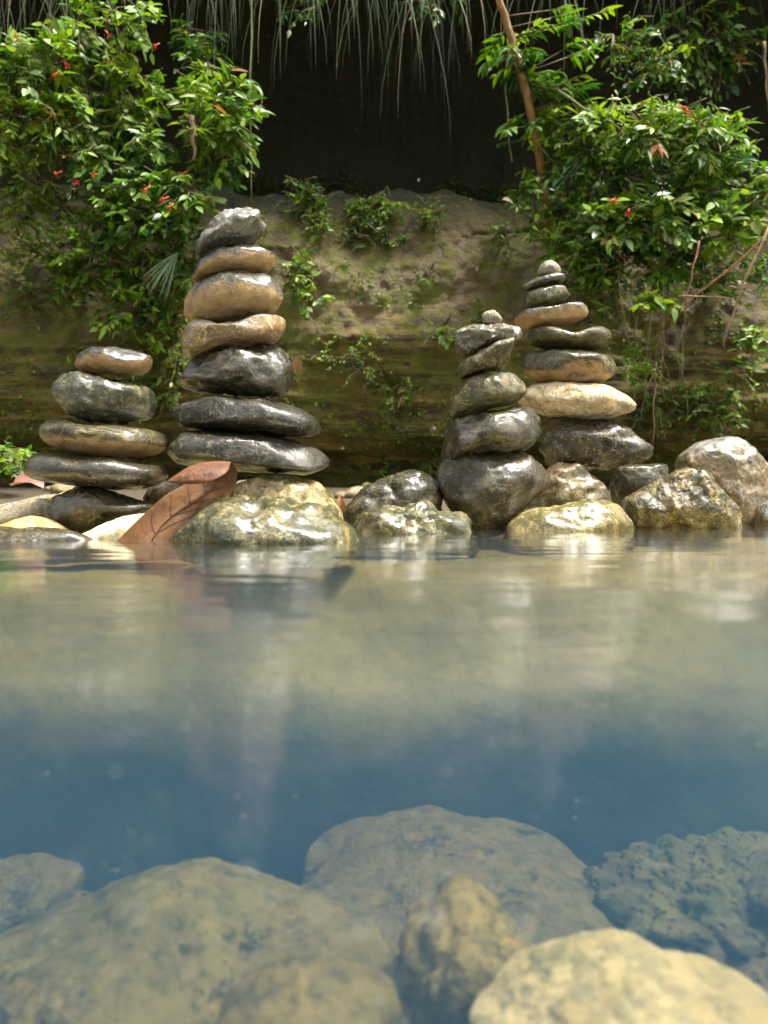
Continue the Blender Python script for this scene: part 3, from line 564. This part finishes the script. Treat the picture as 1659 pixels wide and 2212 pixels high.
def leaf_matrix(p, d, nrm, ln):
    x = d.normalized(); z = (nrm - x * nrm.dot(x)); z = z.normalized() if z.length > 1e-4 else x.orthogonal().normalized(); y = z.cross(x)
    m = Matrix((x, y, z)).transposed().to_4x4() @ Matrix.Scale(ln, 4); m.translation = p; return m
def add_leaves(root, base, leaves, n_obj, stuff='foliage'):
    """leaves: (matrix, shape, mat); those nearest the lens become leaf objects, the rest one foliage mass"""
    leaves.sort(key=lambda L: L[0].translation.y)
    for m, s, mt in leaves[:n_obj]:
        o = bpy.data.objects.new('leaf', LMESH[(s, mt)]); COL.objects.link(o); o.parent = root
        mm = m.copy(); mm.translation = m.translation - base; o.matrix_local = mm
    rest = leaves[n_obj:]
    if not rest: return
    V, F, MI, off = [], [], [], 0
    for m, s, mt in rest:
        a = np.array(m); vv = LSHAPE[s][0] @ a[:3, :3].T + a[:3, 3] - np.array(base)
        V.append(vv); F += [tuple(i + off for i in q) for q in LSHAPE[s][1]]; MI += [mt] * len(LSHAPE[s][1]); off += len(vv)
    o = link(stuff, make_mesh(stuff, np.concatenate(V), F, LM, MI), root); tag(o, kind='stuff')
def pick(wts): return random.choices(range(len(wts)), wts)[0]
R = random.uniform
def flower_geo():
    v, f = [], []
    vv, ff = tube([(0, 0, 0), (.35, 0, .0), (.7, 0, -.04)], [.05, .07, .12], 6); v += vv; f += ff
    for k in range(5):
        a = 2 * math.pi * k / 5; b0 = len(v); c_, s_ = math.cos(a), math.sin(a)
        v += [(.66, .08 * c_ - .05 * s_, .08 * s_ + .05 * c_ - .04), (.66, .08 * c_ + .05 * s_, .08 * s_ - .05 * c_ - .04), (.95, .34 * c_ + .10 * s_, .34 * s_ - .10 * c_ - .04), (1.0, .40 * c_, .40 * s_ - .06), (.95, .34 * c_ - .10 * s_, .34 * s_ + .10 * c_ - .04)]
        f.append(tuple(b0 + i for i in range(5)))
    return v, f
FV, FF = flower_geo(); FMESH = [make_mesh('flower', FV, FF, [M_red]), make_mesh('flower', FV, FF, [M_orange])]

DENS = 2.0; LSC = .68
def shrub(name, cx, cy, rx, ry, Yd, twigs, leaf, wts, label, group, flowers=(), n_obj=45, thick=.28, shape=(1, .6, .5), per=(7, 12), cat='shrub', root_px=None):
    base = at(*(root_px or (cx, cy - ry * .1)), Yd + thick)
    root = bpy.data.objects.new(name, None); COL.objects.link(root); root.location = base
    SV, SF, so = [], [], 0; leaves = []
    def add_tube(pts, rad):
        nonlocal so
        vv, ff = tube(pts, rad, 5); SV.extend([tuple(Vector(q) - base) for q in vv]); SF.extend([tuple(i + so for i in q) for q in ff]); so += len(vv)
    hubs = []; rx *= 1.1; ry *= 1.12
    for k in range(max(3, twigs // 6)):
        a = R(0, 6.283); r_ = math.sqrt(R(0, .7)); hub = at(cx + rx * r_ * math.cos(a), cy + ry * r_ * math.sin(a), Yd + R(.0, thick * .7)); hubs.append(hub)
        mid = (base + hub) / 2 + Vector((R(-.06, .06), R(-.05, .05), R(-.02, .10))); add_tube([base, base.lerp(mid, .5) + Vector((R(-.02, .02), 0, R(-.02, .02))), mid, hub], [.008, .0065, .005, .004])
    twigs = int(twigs * DENS)
    for k in range(twigs):
        a = R(0, 6.283); r_ = math.sqrt(R(.0, 1)); end = at(cx + rx * r_ * math.cos(a), cy + ry * r_ * math.sin(a), Yd + R(-.10, thick * .8))
        hub = min(hubs, key=lambda h: (h - end).length + R(0, .12))
        d = end - hub; ln = d.length
        if ln > .42: hub = end - d * (.42 / ln); d = end - hub
        if ln < .10: hub = end - Vector((R(-.1, .1), R(-.16, -.04) * -1, R(-.05, .1)));  d = end - hub
        mid = hub + d * .5 + Vector((0, 0, .10 * d.length)); pts = [hub, mid, end + Vector((0, 0, -.06 * d.length))]
        add_tube(pts, [.0032, .0026, .0012])
        dn = d.normalized(); nl = random.randint(*per); mt = pick(wts); sh = pick(shape)
        side = dn.cross(Vector((0, 0, 1))); side = side.normalized() if side.length > .05 else Vector((1, 0, 0))
        for j in range(nl):
            t = .22 + .78 * (j + 1) / nl; p = (pts[0] * (1 - t) ** 2 + pts[1] * 2 * t * (1 - t) + pts[2] * t * t)
            sg = 1 if j % 2 else -1
            dd = dn * R(.35, .9) + side * sg * R(.5, 1.0) * (1.0 if j < nl - 1 else .1) + Vector((R(-.45, .45), R(-.45, .2), R(-.75, .30)))
            nn = Vector((R(-.7, .7), R(-1.0, .2), R(.3, 1.1)))
            m_ = mt if random.random() < .72 else pick(wts)
            leaves.append((leaf_matrix(p, dd, nn, leaf * LSC * R(.45, 1.55)), sh, m_))
    link('stem', make_mesh('stem', SV, SF, [M_stem]), root)
    add_leaves(root, base, leaves, n_obj)
    for (px, py) in flowers:
        p = at(px, py, Yd - .13); o = bpy.data.objects.new('flower', random.choice(FMESH)); COL.objects.link(o); o.parent = root
        o.matrix_local = leaf_matrix(p - base, Vector((R(-.8, .8), R(-.5, -.1), R(-.9, -.1))), Vector((0, -1, .4)), R(.030, .045))
    tag(root, label, cat, group); return root

GL = 'shrubs on the left of the cliff'; GR = 'shrubs on the right of the cliff'
W_lime = (.30, .48, .05, .05, .10, .02); W_mid = (.48, .28, .14, .06, .04, .01); W_dark = (.45, .10, .34, .06, .05, .02); W_pale = (.35, .25, .10, .28, .02, .01); W_olive = (.25, .28, .10, .02, .34, .02)
# left
shrub('leafy_shrub', 60, 130, 110, 75, 3.55, 34, .085, W_pale, 'pale broad leaved shrub with red flowers in the top left corner', GL, [(33, 80), (140, 135), (125, 155)], shape=(.6, 0, .6))
shrub('leafy_shrub', 235, 60, 110, 85, 3.70, 20, .07, W_lime, 'airy green shrub at the top edge between hanging grass on the left', GL, [(227, 65)])
shrub('leafy_shrub', 70, 265, 130, 90, 3.60, 56, .065, W_lime, 'dense yellow green shrub on the upper left edge', GL)
shrub('leafy_shrub', 75, 370, 120, 70, 3.65, 40, .05, W_olive, 'fine leaved olive shrub at the left edge with thin orange flowers', GL, [(135, 370), (165, 388), (210, 375)])
shrub('leafy_shrub', 250, 225, 110, 90, 3.75, 44, .07, W_lime, 'mid green shrub hanging in the middle of the left foliage', GL, [(345, 93)])
shrub('leafy_shrub', 265, 325, 120, 70, 3.70, 40, .07, W_dark, 'dark green shrub under the middle of the left foliage', GL)
shrub('leafy_shrub', 470, 225, 90, 85, 3.70, 40, .085, W_lime, 'bright green shrub reaching out before the dark recess', GL, shape=(.3, 1, .1))
shrub('leafy_shrub', 480, 335, 70, 60, 3.78, 22, .07, W_mid, 'green shrub just below the one before the dark recess', GL, [(405, 370)])
shrub('leafy_shrub', 340, 435, 125, 65, 3.62, 56, .062, W_mid, 'glossy round leaved shrub with red flowers left of the tallest stack', GL, [(325, 400), (365, 425), (375, 440)], shape=(.5, 0, 1))
shrub('leafy_shrub', 250, 490, 100, 55, 3.70, 26, .06, W_dark, 'dark glossy shrub low on the left cliff', GL, shape=(.5, 0, 1))
shrub('leafy_shrub', 390, 545, 65, 75, 3.75, 34, .055, W_dark, 'dark vine clump hanging directly left of the tallest stack', GL)
shrub('leafy_shrub', 255, 665, 75, 55, 3.72, 20, .06, W_mid, 'bright green sprig above the leftmost stack', GL, shape=(.3, 0, 1))
shrub('leafy_shrub', 370, 720, 38, 110, 3.80, 24, .05, W_olive, 'narrow olive creeper between the two left stacks', GL)
shrub('leafy_shrub', 40, 520, 70, 60, 3.85, 14, .055, W_olive, 'sparse creeper on the bare rock at the left edge', GL)
shrub('leafy_shrub', 170, 600, 60, 70, 3.85, 20, .05, W_dark, 'dark creeper on the cliff above the leftmost stack', GL)
shrub('leafy_shrub', 20, 985, 50, 35, 3.2, 14, .05, W_mid, 'small green plant at the cliff foot by the left edge', GL)
shrub('leafy_shrub', 320, 620, 90, 70, 3.86, 30, .06, W_dark, 'shadowy dark shrub behind the fern fan', GL)
shrub('leafy_shrub', 250, 770, 120, 50, 3.95, 22, .045, W_olive, 'low olive creeper at the cliff behind the leftmost stack top', GL)
shrub('leafy_shrub', 130, 440, 110, 50, 3.75, 26, .055, W_olive, 'olive green creeper draping over the bare rock on the left', GL)
shrub('leafy_shrub', 430, 110, 60, 60, 3.95, 14, .06, W_dark, 'thin dark sprays under the overhang left of the recess', GL)
shrub('leafy_shrub', 330, 830, 55, 70, 3.95, 16, .045, W_olive, 'yellow green creeper low between the two left stacks', GL)
shrub('leafy_shrub', 60, 650, 80, 70, 3.95, 12, .045, W_olive, 'small creeper patch on the grey rock above the leftmost stack', GL)
shrub('leafy_shrub', 200, 560, 110, 60, 3.80, 26, .06, W_mid, 'hanging green shrub between the fern fan and the left edge', GL)
shrub('leafy_shrub', 150, 520, 60, 60, 3.66, 8, .05, W_lime, 'thin lime sprays over the bare rock on the left', GL)
shrub('leafy_shrub', 300, 740, 40, 60, 3.8, 7, .05, W_mid, 'small green sprigs trailing just right of the leftmost stack top', GL)
shrub('leafy_shrub', 640, 15, 60, 40, 4.0, 8, .05, W_dark, 'small dark sprigs at the top edge above the recess', GL)
shrub('leafy_shrub', 930, 0, 80, 40, 4.0, 9, .05, W_dark, 'small dark sprigs at the top edge left of the sapling', GL)
# right
shrub('leafy_shrub', 1380, 275, 135, 55, 3.60, 44, .08, W_lime, 'bright lime sprays with orange flowers on the upper right', GR, [(1465, 225), (1480, 232)], shape=(.3, 1, 0))
shrub('leafy_shrub', 1545, 300, 90, 60, 3.60, 26, .09, W_mid, 'long leaved shrub at the upper right edge', GR, shape=(.1, 1, 0))
shrub('leafy_shrub', 1330, 370, 140, 60, 3.70, 36, .07, W_dark, 'dark shrub behind the sapling foot on the right', GR)
shrub('leafy_shrub', 1560, 395, 110, 55, 3.65, 32, .075, W_mid, 'green shrub at the right edge below the long leaved one', GR)
shrub('leafy_shrub', 1200, 420, 80, 60, 3.72, 28, .06, W_mid, 'green shrub around the foot of the sapling', GR)
shrub('leafy_shrub', 1400, 470, 150, 55, 3.58, 58, .075, W_pale, 'broad pale leaved shrub in the middle of the right foliage', GR, [(1358, 450), (1312, 430)], shape=(.7, .2, .6))
shrub('leafy_shrub', 1235, 520, 85, 55, 3.70, 36, .06, W_mid, 'dense green shrub right behind the top of the rear stack', GR)
shrub('leafy_shrub', 1590, 480, 80, 55, 3.55, 20, .085, W_lime, 'bright broad leaved sprig at the right edge', GR, shape=(.5, 0, 1))
shrub('leafy_shrub', 1370, 560, 140, 55, 3.72, 50, .065, W_dark, 'dark leafy curtain above the hanging roots on the right', GR)
shrub('leafy_shrub', 1290, 610, 60, 45, 3.80, 16, .05, W_mid, 'small green clump beside the rear stack top', GR)
shrub('leafy_shrub', 1520, 100, 150, 110, 4.2, 36, .07, W_dark, 'shadowy shrub under the overhang at the top right', GR)
shrub('leafy_shrub', 1560, 600, 110, 60, 3.85, 26, .055, W_dark, 'dark shrub behind the bare twigs on the right', GR)
shrub('leafy_shrub', 1420, 655, 50, 25, 3.55, 7, .075, W_lime, 'bright lone sprig over the hanging roots', GR, n_obj=60, shape=(.5, 0, 1))
shrub('leafy_shrub', 1375, 780, 28, 40, 3.6, 7, .05, W_lime, 'tiny bright sprig low among the hanging roots', GR, n_obj=60)
shrub('leafy_shrub', 1630, 740, 40, 40, 3.7, 8, .06, W_mid, 'small green tuft low at the right edge', GR)
shrub('leafy_shrub', 1300, 680, 45, 60, 3.85, 10, .045, W_mid, 'small trailing green sprigs right of the rear stack', GR)
shrub('leafy_shrub', 1560, 860, 90, 60, 3.85, 14, .045, W_olive, 'olive trailing creeper above the large right boulder', GR)
shrub('leafy_shrub', 1240, 300, 70, 50, 3.75, 18, .055, W_lime, 'loose lime sprays right of the sapling trunk', GR)
shrub('leafy_shrub', 1380, 120, 110, 70, 3.9, 24, .055, W_mid, 'green sprays under the overhang right of the sapling', GR)
# on the cliff face
GCF = 'small plants on the bare cliff face'
def on_cliff(cx, cy, rx, ry, tw, leaf, wts, label, **kw):
    h, _ = cliff_hit(cx, cy); return shrub('cliff_plant', cx, cy, rx, ry, h.y - .05, tw, leaf, wts, label, GCF, thick=.06, cat='plant', **kw)
on_cliff(668, 440, 45, 40, 14, .045, W_mid, 'green plant on the cliff right of the tallest stack top')
on_cliff(690, 485, 25, 35, 8, .04, W_olive, 'drooping olive plant on the cliff below the green one')
on_cliff(808, 450, 62, 26, 18, .06, W_lime, 'bright leafy plant at the centre of the cliff top', shape=(.3, 1, 0))
on_cliff(800, 505, 65, 35, 20, .035, W_dark, 'dark mossy plant hanging under the bright central plant')
on_cliff(930, 465, 28, 35, 12, .035, W_olive, 'small olive plant right of the central cliff plant')
on_cliff(1090, 430, 45, 28, 10, .05, W_mid, 'green plant at the cliff top left of the sapling foot')
on_cliff(560, 400, 60, 25, 14, .045, W_olive, 'olive plant trailing over the cliff edge above the tallest stack')
on_cliff(735, 400, 55, 18, 10, .04, W_olive, 'low olive plant on the cliff edge left of centre')
on_cliff(1000, 410, 60, 18, 12, .04, W_olive, 'low olive plant on the cliff edge right of centre')
on_cliff(1085, 520, 40, 45, 10, .04, W_olive, 'drooping plant on the cliff beside the thin brown root')
on_cliff(1045, 690, 30, 25, 8, .035, W_olive, 'tuft of olive leaves behind the front right stack top')
on_cliff(1500, 880, 110, 60, 24, .04, W_dark, 'dark creeper low on the cliff behind the right boulders')
on_cliff(645, 590, 28, 40, 7, .05, W_lime, 'slim upright sprig on the cliff beside the tallest stack')
on_cliff(655, 650, 40, 30, 5, .05, W_pale, 'pale sprig on the cliff beside the tallest stack middle')
on_cliff(920, 610, 18, 14, 5, .03, W_lime, 'tiny moss tuft in the middle of the cliff')
on_cliff(965, 720, 25, 18, 6, .05, W_lime, 'bright sprig left of the front right stack top')
on_cliff(760, 790, 60, 45, 8, .028, W_olive, 'patch of fine yellow green creeper low on the cliff centre')
on_cliff(850, 835, 45, 25, 10, .03, W_olive, 'little creeper right of the fine yellow green patch')
on_cliff(690, 750, 30, 35, 4, .03, W_olive, 'little creeper beside the dented stone of the tallest stack')
on_cliff(930, 1005, 22, 14, 6, .04, W_lime, 'small plant at the cliff foot between the stacks')
on_cliff(825, 1020, 12, 14, 4, .04, W_lime, 'tiny green seedling above the dark sloping rock')

# fine moss and ground cover on the cliff: uncountable
def moss():
    leaves = []
    for k in range(9500):
        px, py = R(-60, 1720), R(400, 1040)
        h, nrm = cliff_hit(px, py)
        if h is None or h.y > 4.5: continue
        m = fbm(np.array([[h.x * 1.6, h.y, h.z * 2.2]]) + 40, 3)[0] + (.25 if h.z < .85 else -.12) + (.12 if abs(h.x) > 1.0 else 0)
        if m < .02: continue
        if nrm.y > 0: nrm = -nrm
        leaves.append((leaf_matrix(h + nrm * .004, Vector((R(-1, 1), R(-.8, -.2), R(-1, .4))), Vector((R(-.5, .5), -1, R(0, .8))), R(.010, .028)), pick((.4, 0, .6)), pick((.2, .12, .28, 0, .40, 0))))
    V, F, MI, off = [], [], [], 0
    for m, s, mt in leaves:
        a = np.array(m); vv = LSHAPE[s][0] @ a[:3, :3].T + a[:3, 3]; V.append(vv); F += [tuple(i + off for i in q) for q in LSHAPE[s][1]]; MI += [mt] * len(LSHAPE[s][1]); off += len(vv)
    o = link('moss', make_mesh('moss', np.concatenate(V), F, LM, MI)); tag(o, 'fine green and olive moss creeping over the cliff face', 'moss', kind='stuff')
moss()

# hanging grass from the lip of the overhang
def hanging_grass():
    mats = [leaf_mat('grass_pale', (.045, .065, .018), (.08, .10, .03), .6, .3), leaf_mat('grass_olive', (.05, .065, .018), (.08, .09, .03), .5, .3), leaf_mat('grass_straw', (.28, .20, .08), (.36, .28, .13), .6, .2), leaf_mat('grass_green', (.035, .075, .012), (.055, .11, .015), .6, .3)]
    V, F, MI, off = [], [], [], 0
    clumps = [(0,60),(60,50),(130,60),(180,40),(230,60),(300,60),(385,60),(430,45),(480,50),(560,60),(610,45),(660,50),(740,60),(800,45),(850,40),(885,35),(905,25),(960,45),(1010,45),(1090,50),(1180,60),(1260,60),(1340,70),(1450,80),(1560,80)]
    for cxp, sp in clumps:
        n = random.choice((4, 8, 14, 20, 26))
        long = R(.45, 1.0)
        for k in range(n):
            px = random.gauss(cxp, sp * .5); p = at(px, R(-150, -70), R(3.85, 4.25)); ln = R(.18, .68) * (.7 + .5 * long)
            if random.random() < .12: ln *= 1.5
            sw = R(-.12, .12); w_ = R(.0009, .0026); mt = pick((.18, .38, .08, .36)); nseg = 5; fw = R(-.08, .02)
            for i in range(nseg + 1):
                t = i / nseg; c_ = p + Vector((sw * math.sin(t * 1.6) * ln * 3, fw * math.sin(t * 2.2), -ln * t)); ww = w_ * (1 - t ** 2 * .9)
                V += [(c_.x - ww, c_.y, c_.z), (c_.x + ww, c_.y + .001, c_.z)]
            for i in range(nseg): F.append((off + 2 * i, off + 2 * i + 1, off + 2 * i + 3, off + 2 * i + 2)); MI.append(mt)
            off += 2 * (nseg + 1)
    o = link('hanging_grass', make_mesh('hanging_grass', V, F, mats, MI)); tag(o, 'long pale grass blades hanging from the overhang along the top', 'grass', kind='stuff')
hanging_grass()

# thin vines, roots and bare twigs, one object each
def strand(name, pts, r0, mat, label, cat, group, wob=.005, n=9):
    P = [at(*p) for p in pts]; out = []
    sd = R(0, 99)
    for i in range(n):
        t = i / (n - 1) * (len(P) - 1); k = min(int(t), len(P) - 2); q = P[k].lerp(P[k + 1], t - k)
        out.append(q + Vector((wob * math.sin(i * 1.7 + sd), wob * math.cos(i * 1.3 + sd), 0)) * (0 if i in (0,) else 1))
    base = out[0]; vv, ff = tube([q - base for q in out], [r0 * (1 - .55 * i / (n - 1)) for i in range(n)], 6)
    o = link(name, make_mesh(name, vv, ff, [mat]), loc=base); tag(o, label, cat, group)
strand('hanging_vine', [(543, -90, 3.9), (540, 250, 3.9), (545, 440, 3.92)], .005, M_vine, 'long thin vine hanging beside the dark recess down to the tallest stack', 'vine', None)
strand('hanging_vine', [(415, 250, 3.6), (420, 345, 3.62)], .013, M_root, 'short dry brown stalk in the left foliage', 'stalk', None)
strand('hanging_vine', [(1100, 60, 3.8), (1092, 200, 3.8), (1105, 350, 3.82)], .007, M_vine, 'green vine hanging left of the sapling trunk', 'vine', None)
strand('hanging_vine', [(1650, 90, 3.9), (1659, 240, 3.95)], .008, M_root, 'brown vine hanging at the top right edge', 'vine', None)
strand('hanging_vine', [(1150, 430, 3.75), (1158, 500, 3.8), (1152, 590, 3.85)], .006, M_root, 'thin brown root above the rear stack top', 'root', None)
GRT = 'roots hanging under the right foliage'
rts = [(1325,600,1350,720),(1335,600,1362,760),(1362,610,1372,700),(1380,640,1370,880),(1402,650,1405,800),(1408,660,1395,850),(1430,640,1428,830),(1445,620,1412,780),(1455,610,1440,740),(1418,780,1412,960),(1412,800,1385,900),(1415,800,1440,880),(1425,720,1450,830),(1460,660,1470,830),(1475,700,1488,900),(1395,700,1378,800),(1482,640,1462,760)]
rts.sort(); ORD = 'first second third fourth fifth sixth seventh eighth ninth tenth eleventh twelfth thirteenth fourteenth fifteenth sixteenth seventeenth'.split()
for i, (a, b_, c_, d) in enumerate(rts):
    Yr = R(3.6, 3.9); strand('hanging_root', [(a, b_, Yr), ((a + c_) / 2 + R(-8, 8), (b_ + d) / 2, Yr + .02), (c_, d, Yr + .05)], R(.0025, .0045), random.choice([M_root, M_vine]), ORD[i] + ' from the left of the thin roots hanging below the right foliage', 'root', GRT)
strand('bare_twig', [(1700, 470, 3.3), (1600, 560, 3.35), (1490, 650, 3.45), (1470, 680, 3.5)], .006, bark_mat('twig_red', (.34, .15, .08), (.26, .11, .06)), 'long reddish bare twig slanting down from the right edge', 'twig', 'bare twigs on the right')
strand('bare_twig', [(1665, 480, 3.3), (1610, 600, 3.3), (1575, 700, 3.32), (1560, 750, 3.34)], .006, M_root, 'tan bare twig curving down to a dry tuft near the right edge', 'twig', 'bare twigs on the right')
strand('bare_twig', [(1465, 640, 3.4), (1520, 640, 3.4), (1585, 645, 3.4)], .004, M_root, 'thin horizontal twig crossing the slanting ones', 'twig', 'bare twigs on the right')
strand('bare_twig', [(1510, 520, 3.4), (1495, 590, 3.4), (1480, 660, 3.42)], .005, bark_mat('twig_red2', (.30, .14, .07), (.22, .10, .05)), 'short upright reddish twig left of the slanting ones', 'twig', 'bare twigs on the right')
strand('bare_twig', [(1205, 195, 3.6), (1260, 235, 3.6), (1300, 250, 3.62), (1325, 230, 3.6), (1320, 205, 3.6)], .006, M_vine, 'curved green twig looping right of the sapling', 'twig', 'bare twigs on the right')

# sapling ---------------------------------------------------------------------
def sapling():
    pts = [at(1188, 520, 3.95), at(1180, 440, 3.85), at(1162, 330, 3.8), at(1140, 210, 3.75), at(1112, 110, 3.72), at(1082, 10, 3.7), at(1060, -80, 3.7), at(1030, -220, 3.7)]
    base = pts[0]; root = bpy.data.objects.new('sapling', None); COL.objects.link(root); root.location = base
    fine = []
    for i in range(len(pts) - 1):
        for k in range(4): fine.append(pts[i].lerp(pts[i + 1], k / 4) + Vector((R(-.004, .004), R(-.004, .004), 0)))
    fine.append(pts[-1])
    vv, ff = tube([p - base for p in fine], [.020 * (1 - .25 * i / len(fine)) * R(.93, 1.08) for i in range(len(fine))], 10); link('trunk', make_mesh('trunk', vv, ff, [M_bark]), root)
    leaves = []; SV, SF, so = [], [], 0
    for (cx, cy, rx, ry, tw) in [(1165, 145, 60, 45, 12), (1215, 190, 75, 45, 14), (1085, 130, 40, 45, 8), (1120, 290, 40, 40, 7), (1190, 255, 45, 30, 7), (1250, 60, 90, 50, 10)]:
        for k in range(tw):
            end = at(cx + R(-rx, rx), cy + R(-ry, ry), 3.7 + R(-.15, .2)); hub = min(fine, key=lambda q: (q - end).length)
            st_ = end.lerp(hub, .35) if (end - hub).length > .25 else hub
            for A_, B_ in ((hub, st_), (st_, end)):
                if (A_ - B_).length < .005: continue
                v_, f_ = tube([A_ - base, B_ - base], [.0035, .002], 5); SV += v_; SF += [tuple(i + so for i in q) for q in f_]; so += len(v_)
            dn = (end - hub).normalized(); side = dn.cross(Vector((0, 0, 1))).normalized(); mt = pick(W_mid)
            for j in range(9):
                t = .2 + .8 * j / 8; p = st_.lerp(end, t); sg = 1 if j % 2 else -1
                leaves.append((leaf_matrix(p, dn * R(.4, .9) + side * sg * R(.4, .9) + Vector((0, R(-.3, .1), R(-.6, .1))), Vector((R(-.4, .4), R(-.9, .1), 1)), R(.045, .085)), pick((.4, .8, .2)), mt))
    link('branch', make_mesh('branch', SV, SF, [M_stem]), root); add_leaves(root, base, leaves, 60)
    tag(root, 'slim orange brown sapling leaning left across the dark recess', 'tree')
sapling()

# fern frond and a clump of strap leaves left of the tall stack
def frond(px, py, n, ln, spread, down, label, name='fern'):
    base = at(px, py, 3.62); root = bpy.data.objects.new(name, None); COL.objects.link(root); root.location = base
    mt = leaf_mat('frond_pale', (.10, .17, .08), (.16, .23, .12), .4, .3) if 'frond_pale' not in bpy.data.materials else bpy.data.materials['frond_pale']
    for k in range(n):
        t = k / (n - 1); a = math.radians(down + spread * (t - .5)); L = ln * R(.75, 1.05)
        d = Vector((math.cos(a), R(-.3, .0), math.sin(a))); v = []; f = []
        wv = Vector((-math.sin(a), .2, math.cos(a)))
        for i in range(7):
            s_ = i / 6; c_ = d * L * s_ + Vector((0, 0, -.18 * L * s_ * s_)); ww = .0036 * math.sin(math.pi * min(1, s_ * .85 + .12)); v += [tuple(c_ - wv * ww), tuple(c_ + wv * ww + Vector((0, -.002, 0)))]
        for i in range(6): f.append((2 * i, 2 * i + 1, 2 * i + 3, 2 * i + 2))
        link('leaflet', make_mesh('leaflet', v, f, [mt]), root)
    tag(root, label, 'fern')
frond(385, 545, 9, .22, 45, 235, 'pale fern fan left of the tallest stack top')


# dead leaves ---------------------------------------------------------------------
def dead_leaf(px, py, Yd, ln, label, mat, d, nrm):
    b = at(px, py, Yd); v, f = leaf_geo(.55, .35, .35, 6); o = link('dead_leaf', make_mesh('dead_leaf', v, f, [mat])); o.matrix_world = leaf_matrix(b, Vector(d), Vector(nrm), ln); tag(o, label, 'leaf')
M_dl1 = leaf_mat('dead_leaf_pink', (.34, .17, .13), (.26, .12, .09), .5, .1); M_dl2 = leaf_mat('dead_leaf_orange', (.36, .17, .06), (.28, .12, .04), .5, .1); M_dl3 = leaf_mat('dead_leaf_cream', (.65, .56, .36), (.6, .5, .3), .5, .1)
dead_leaf(25, 1050, 2.3, .10, 'pinkish brown curled dead leaf behind the leftmost stack', M_dl1, (.8, -.3, .3), (0, -.6, 1))
dead_leaf(95, 1055, 2.32, .07, 'smaller dead leaf crumpled under the long charcoal stone', M_dl1, (-.6, -.3, .5), (.3, -.7, 1))
dead_leaf(738, 1112, 2.1, .05, 'small orange dead leaf wedged right of the cream rock', M_dl2, (-.1, -.2, 1), (0, -1, .2))
dead_leaf(640, 770, 3.9, .09, 'dry orange leaf hanging on the cliff beside the tallest stack', M_dl2, (.1, -.1, -1), (.2, -1, .2))
dead_leaf(1085, 432, 3.7, .055, 'cream coloured fallen leaf on the cliff top by the sapling', M_dl3, (1, -.1, -.1), (0, -.8, .6))

# drifting specks of silt in the water --------------------------------------------------
def specks():
    V, F, off = [], [], 0; bv, bf = ICO1
    for k in range(150):
        py = R(1480, 2190); px = R(-40, 1700); d = ray(px, py); t0 = -CAM_H / d.z; t = t0 + R(.03, .75) ** 1.3
        p = Vector((0, 0, CAM_H)) + d * t
        if p.z > -.015 or p.z < -.6: continue
        r_ = R(.0004, .0012); V += [tuple(p + Vector(q) * r_ * R(.7, 1.3)) for q in bv]; F += [tuple(int(i) + off for i in q) for q in bf]; off += len(bv)
    o = link('silt', make_mesh('silt', V, F, [plain_mat('silt_speck', (.45, .44, .38), .7, .1)])); tag(o, 'pale specks of silt drifting in the blue water', 'silt', kind='stuff')
ICO1 = ico(1)
specks()

# raindrops in the air -------------------------------------------------------------------
def raindrops():
    b = NT('rain_water'); g_ = b.n('BsdfGlass', Roughness=0.0, IOR=1.333); b.t.links.new(g_.outputs[0], b.out.inputs[0])
    v, f = ico(3); v = v * np.array([1, 1, .88]); me = make_mesh('raindrop', v, f, [b.m])
    for px, py, Yd, r_, wh in [(690, 650, 1.0, .0030, 'right of the middle of the tallest stack'), (938, 925, .9, .0024, 'beside the glossy stone of the front right stack'), (1290, 85, 1.0, .0030, 'near the top edge right of the sapling'), (1440, 208, 1.1, .0022, 'above the lime sprays on the right'), (905, 388, 1.2, .0018, 'just over the cliff ledge'), (1058, 148, 1.2, .0018, 'left of the sapling trunk'), (1030, 580, 1.1, .0016, 'before the bare cliff left of the rear stack'), (740, 968, 1.1, .0018, 'right of the bottom of the tallest stack'), (1350, 185, 1.0, .0016, 'before the dark gap right of the sapling leaves')]:
        o = link('raindrop', me, loc=at(px, py, Yd)); o.scale = (r_, r_, r_); tag(o, 'tiny clear raindrop ' + wh, 'raindrop', 'falling raindrops')
raindrops()
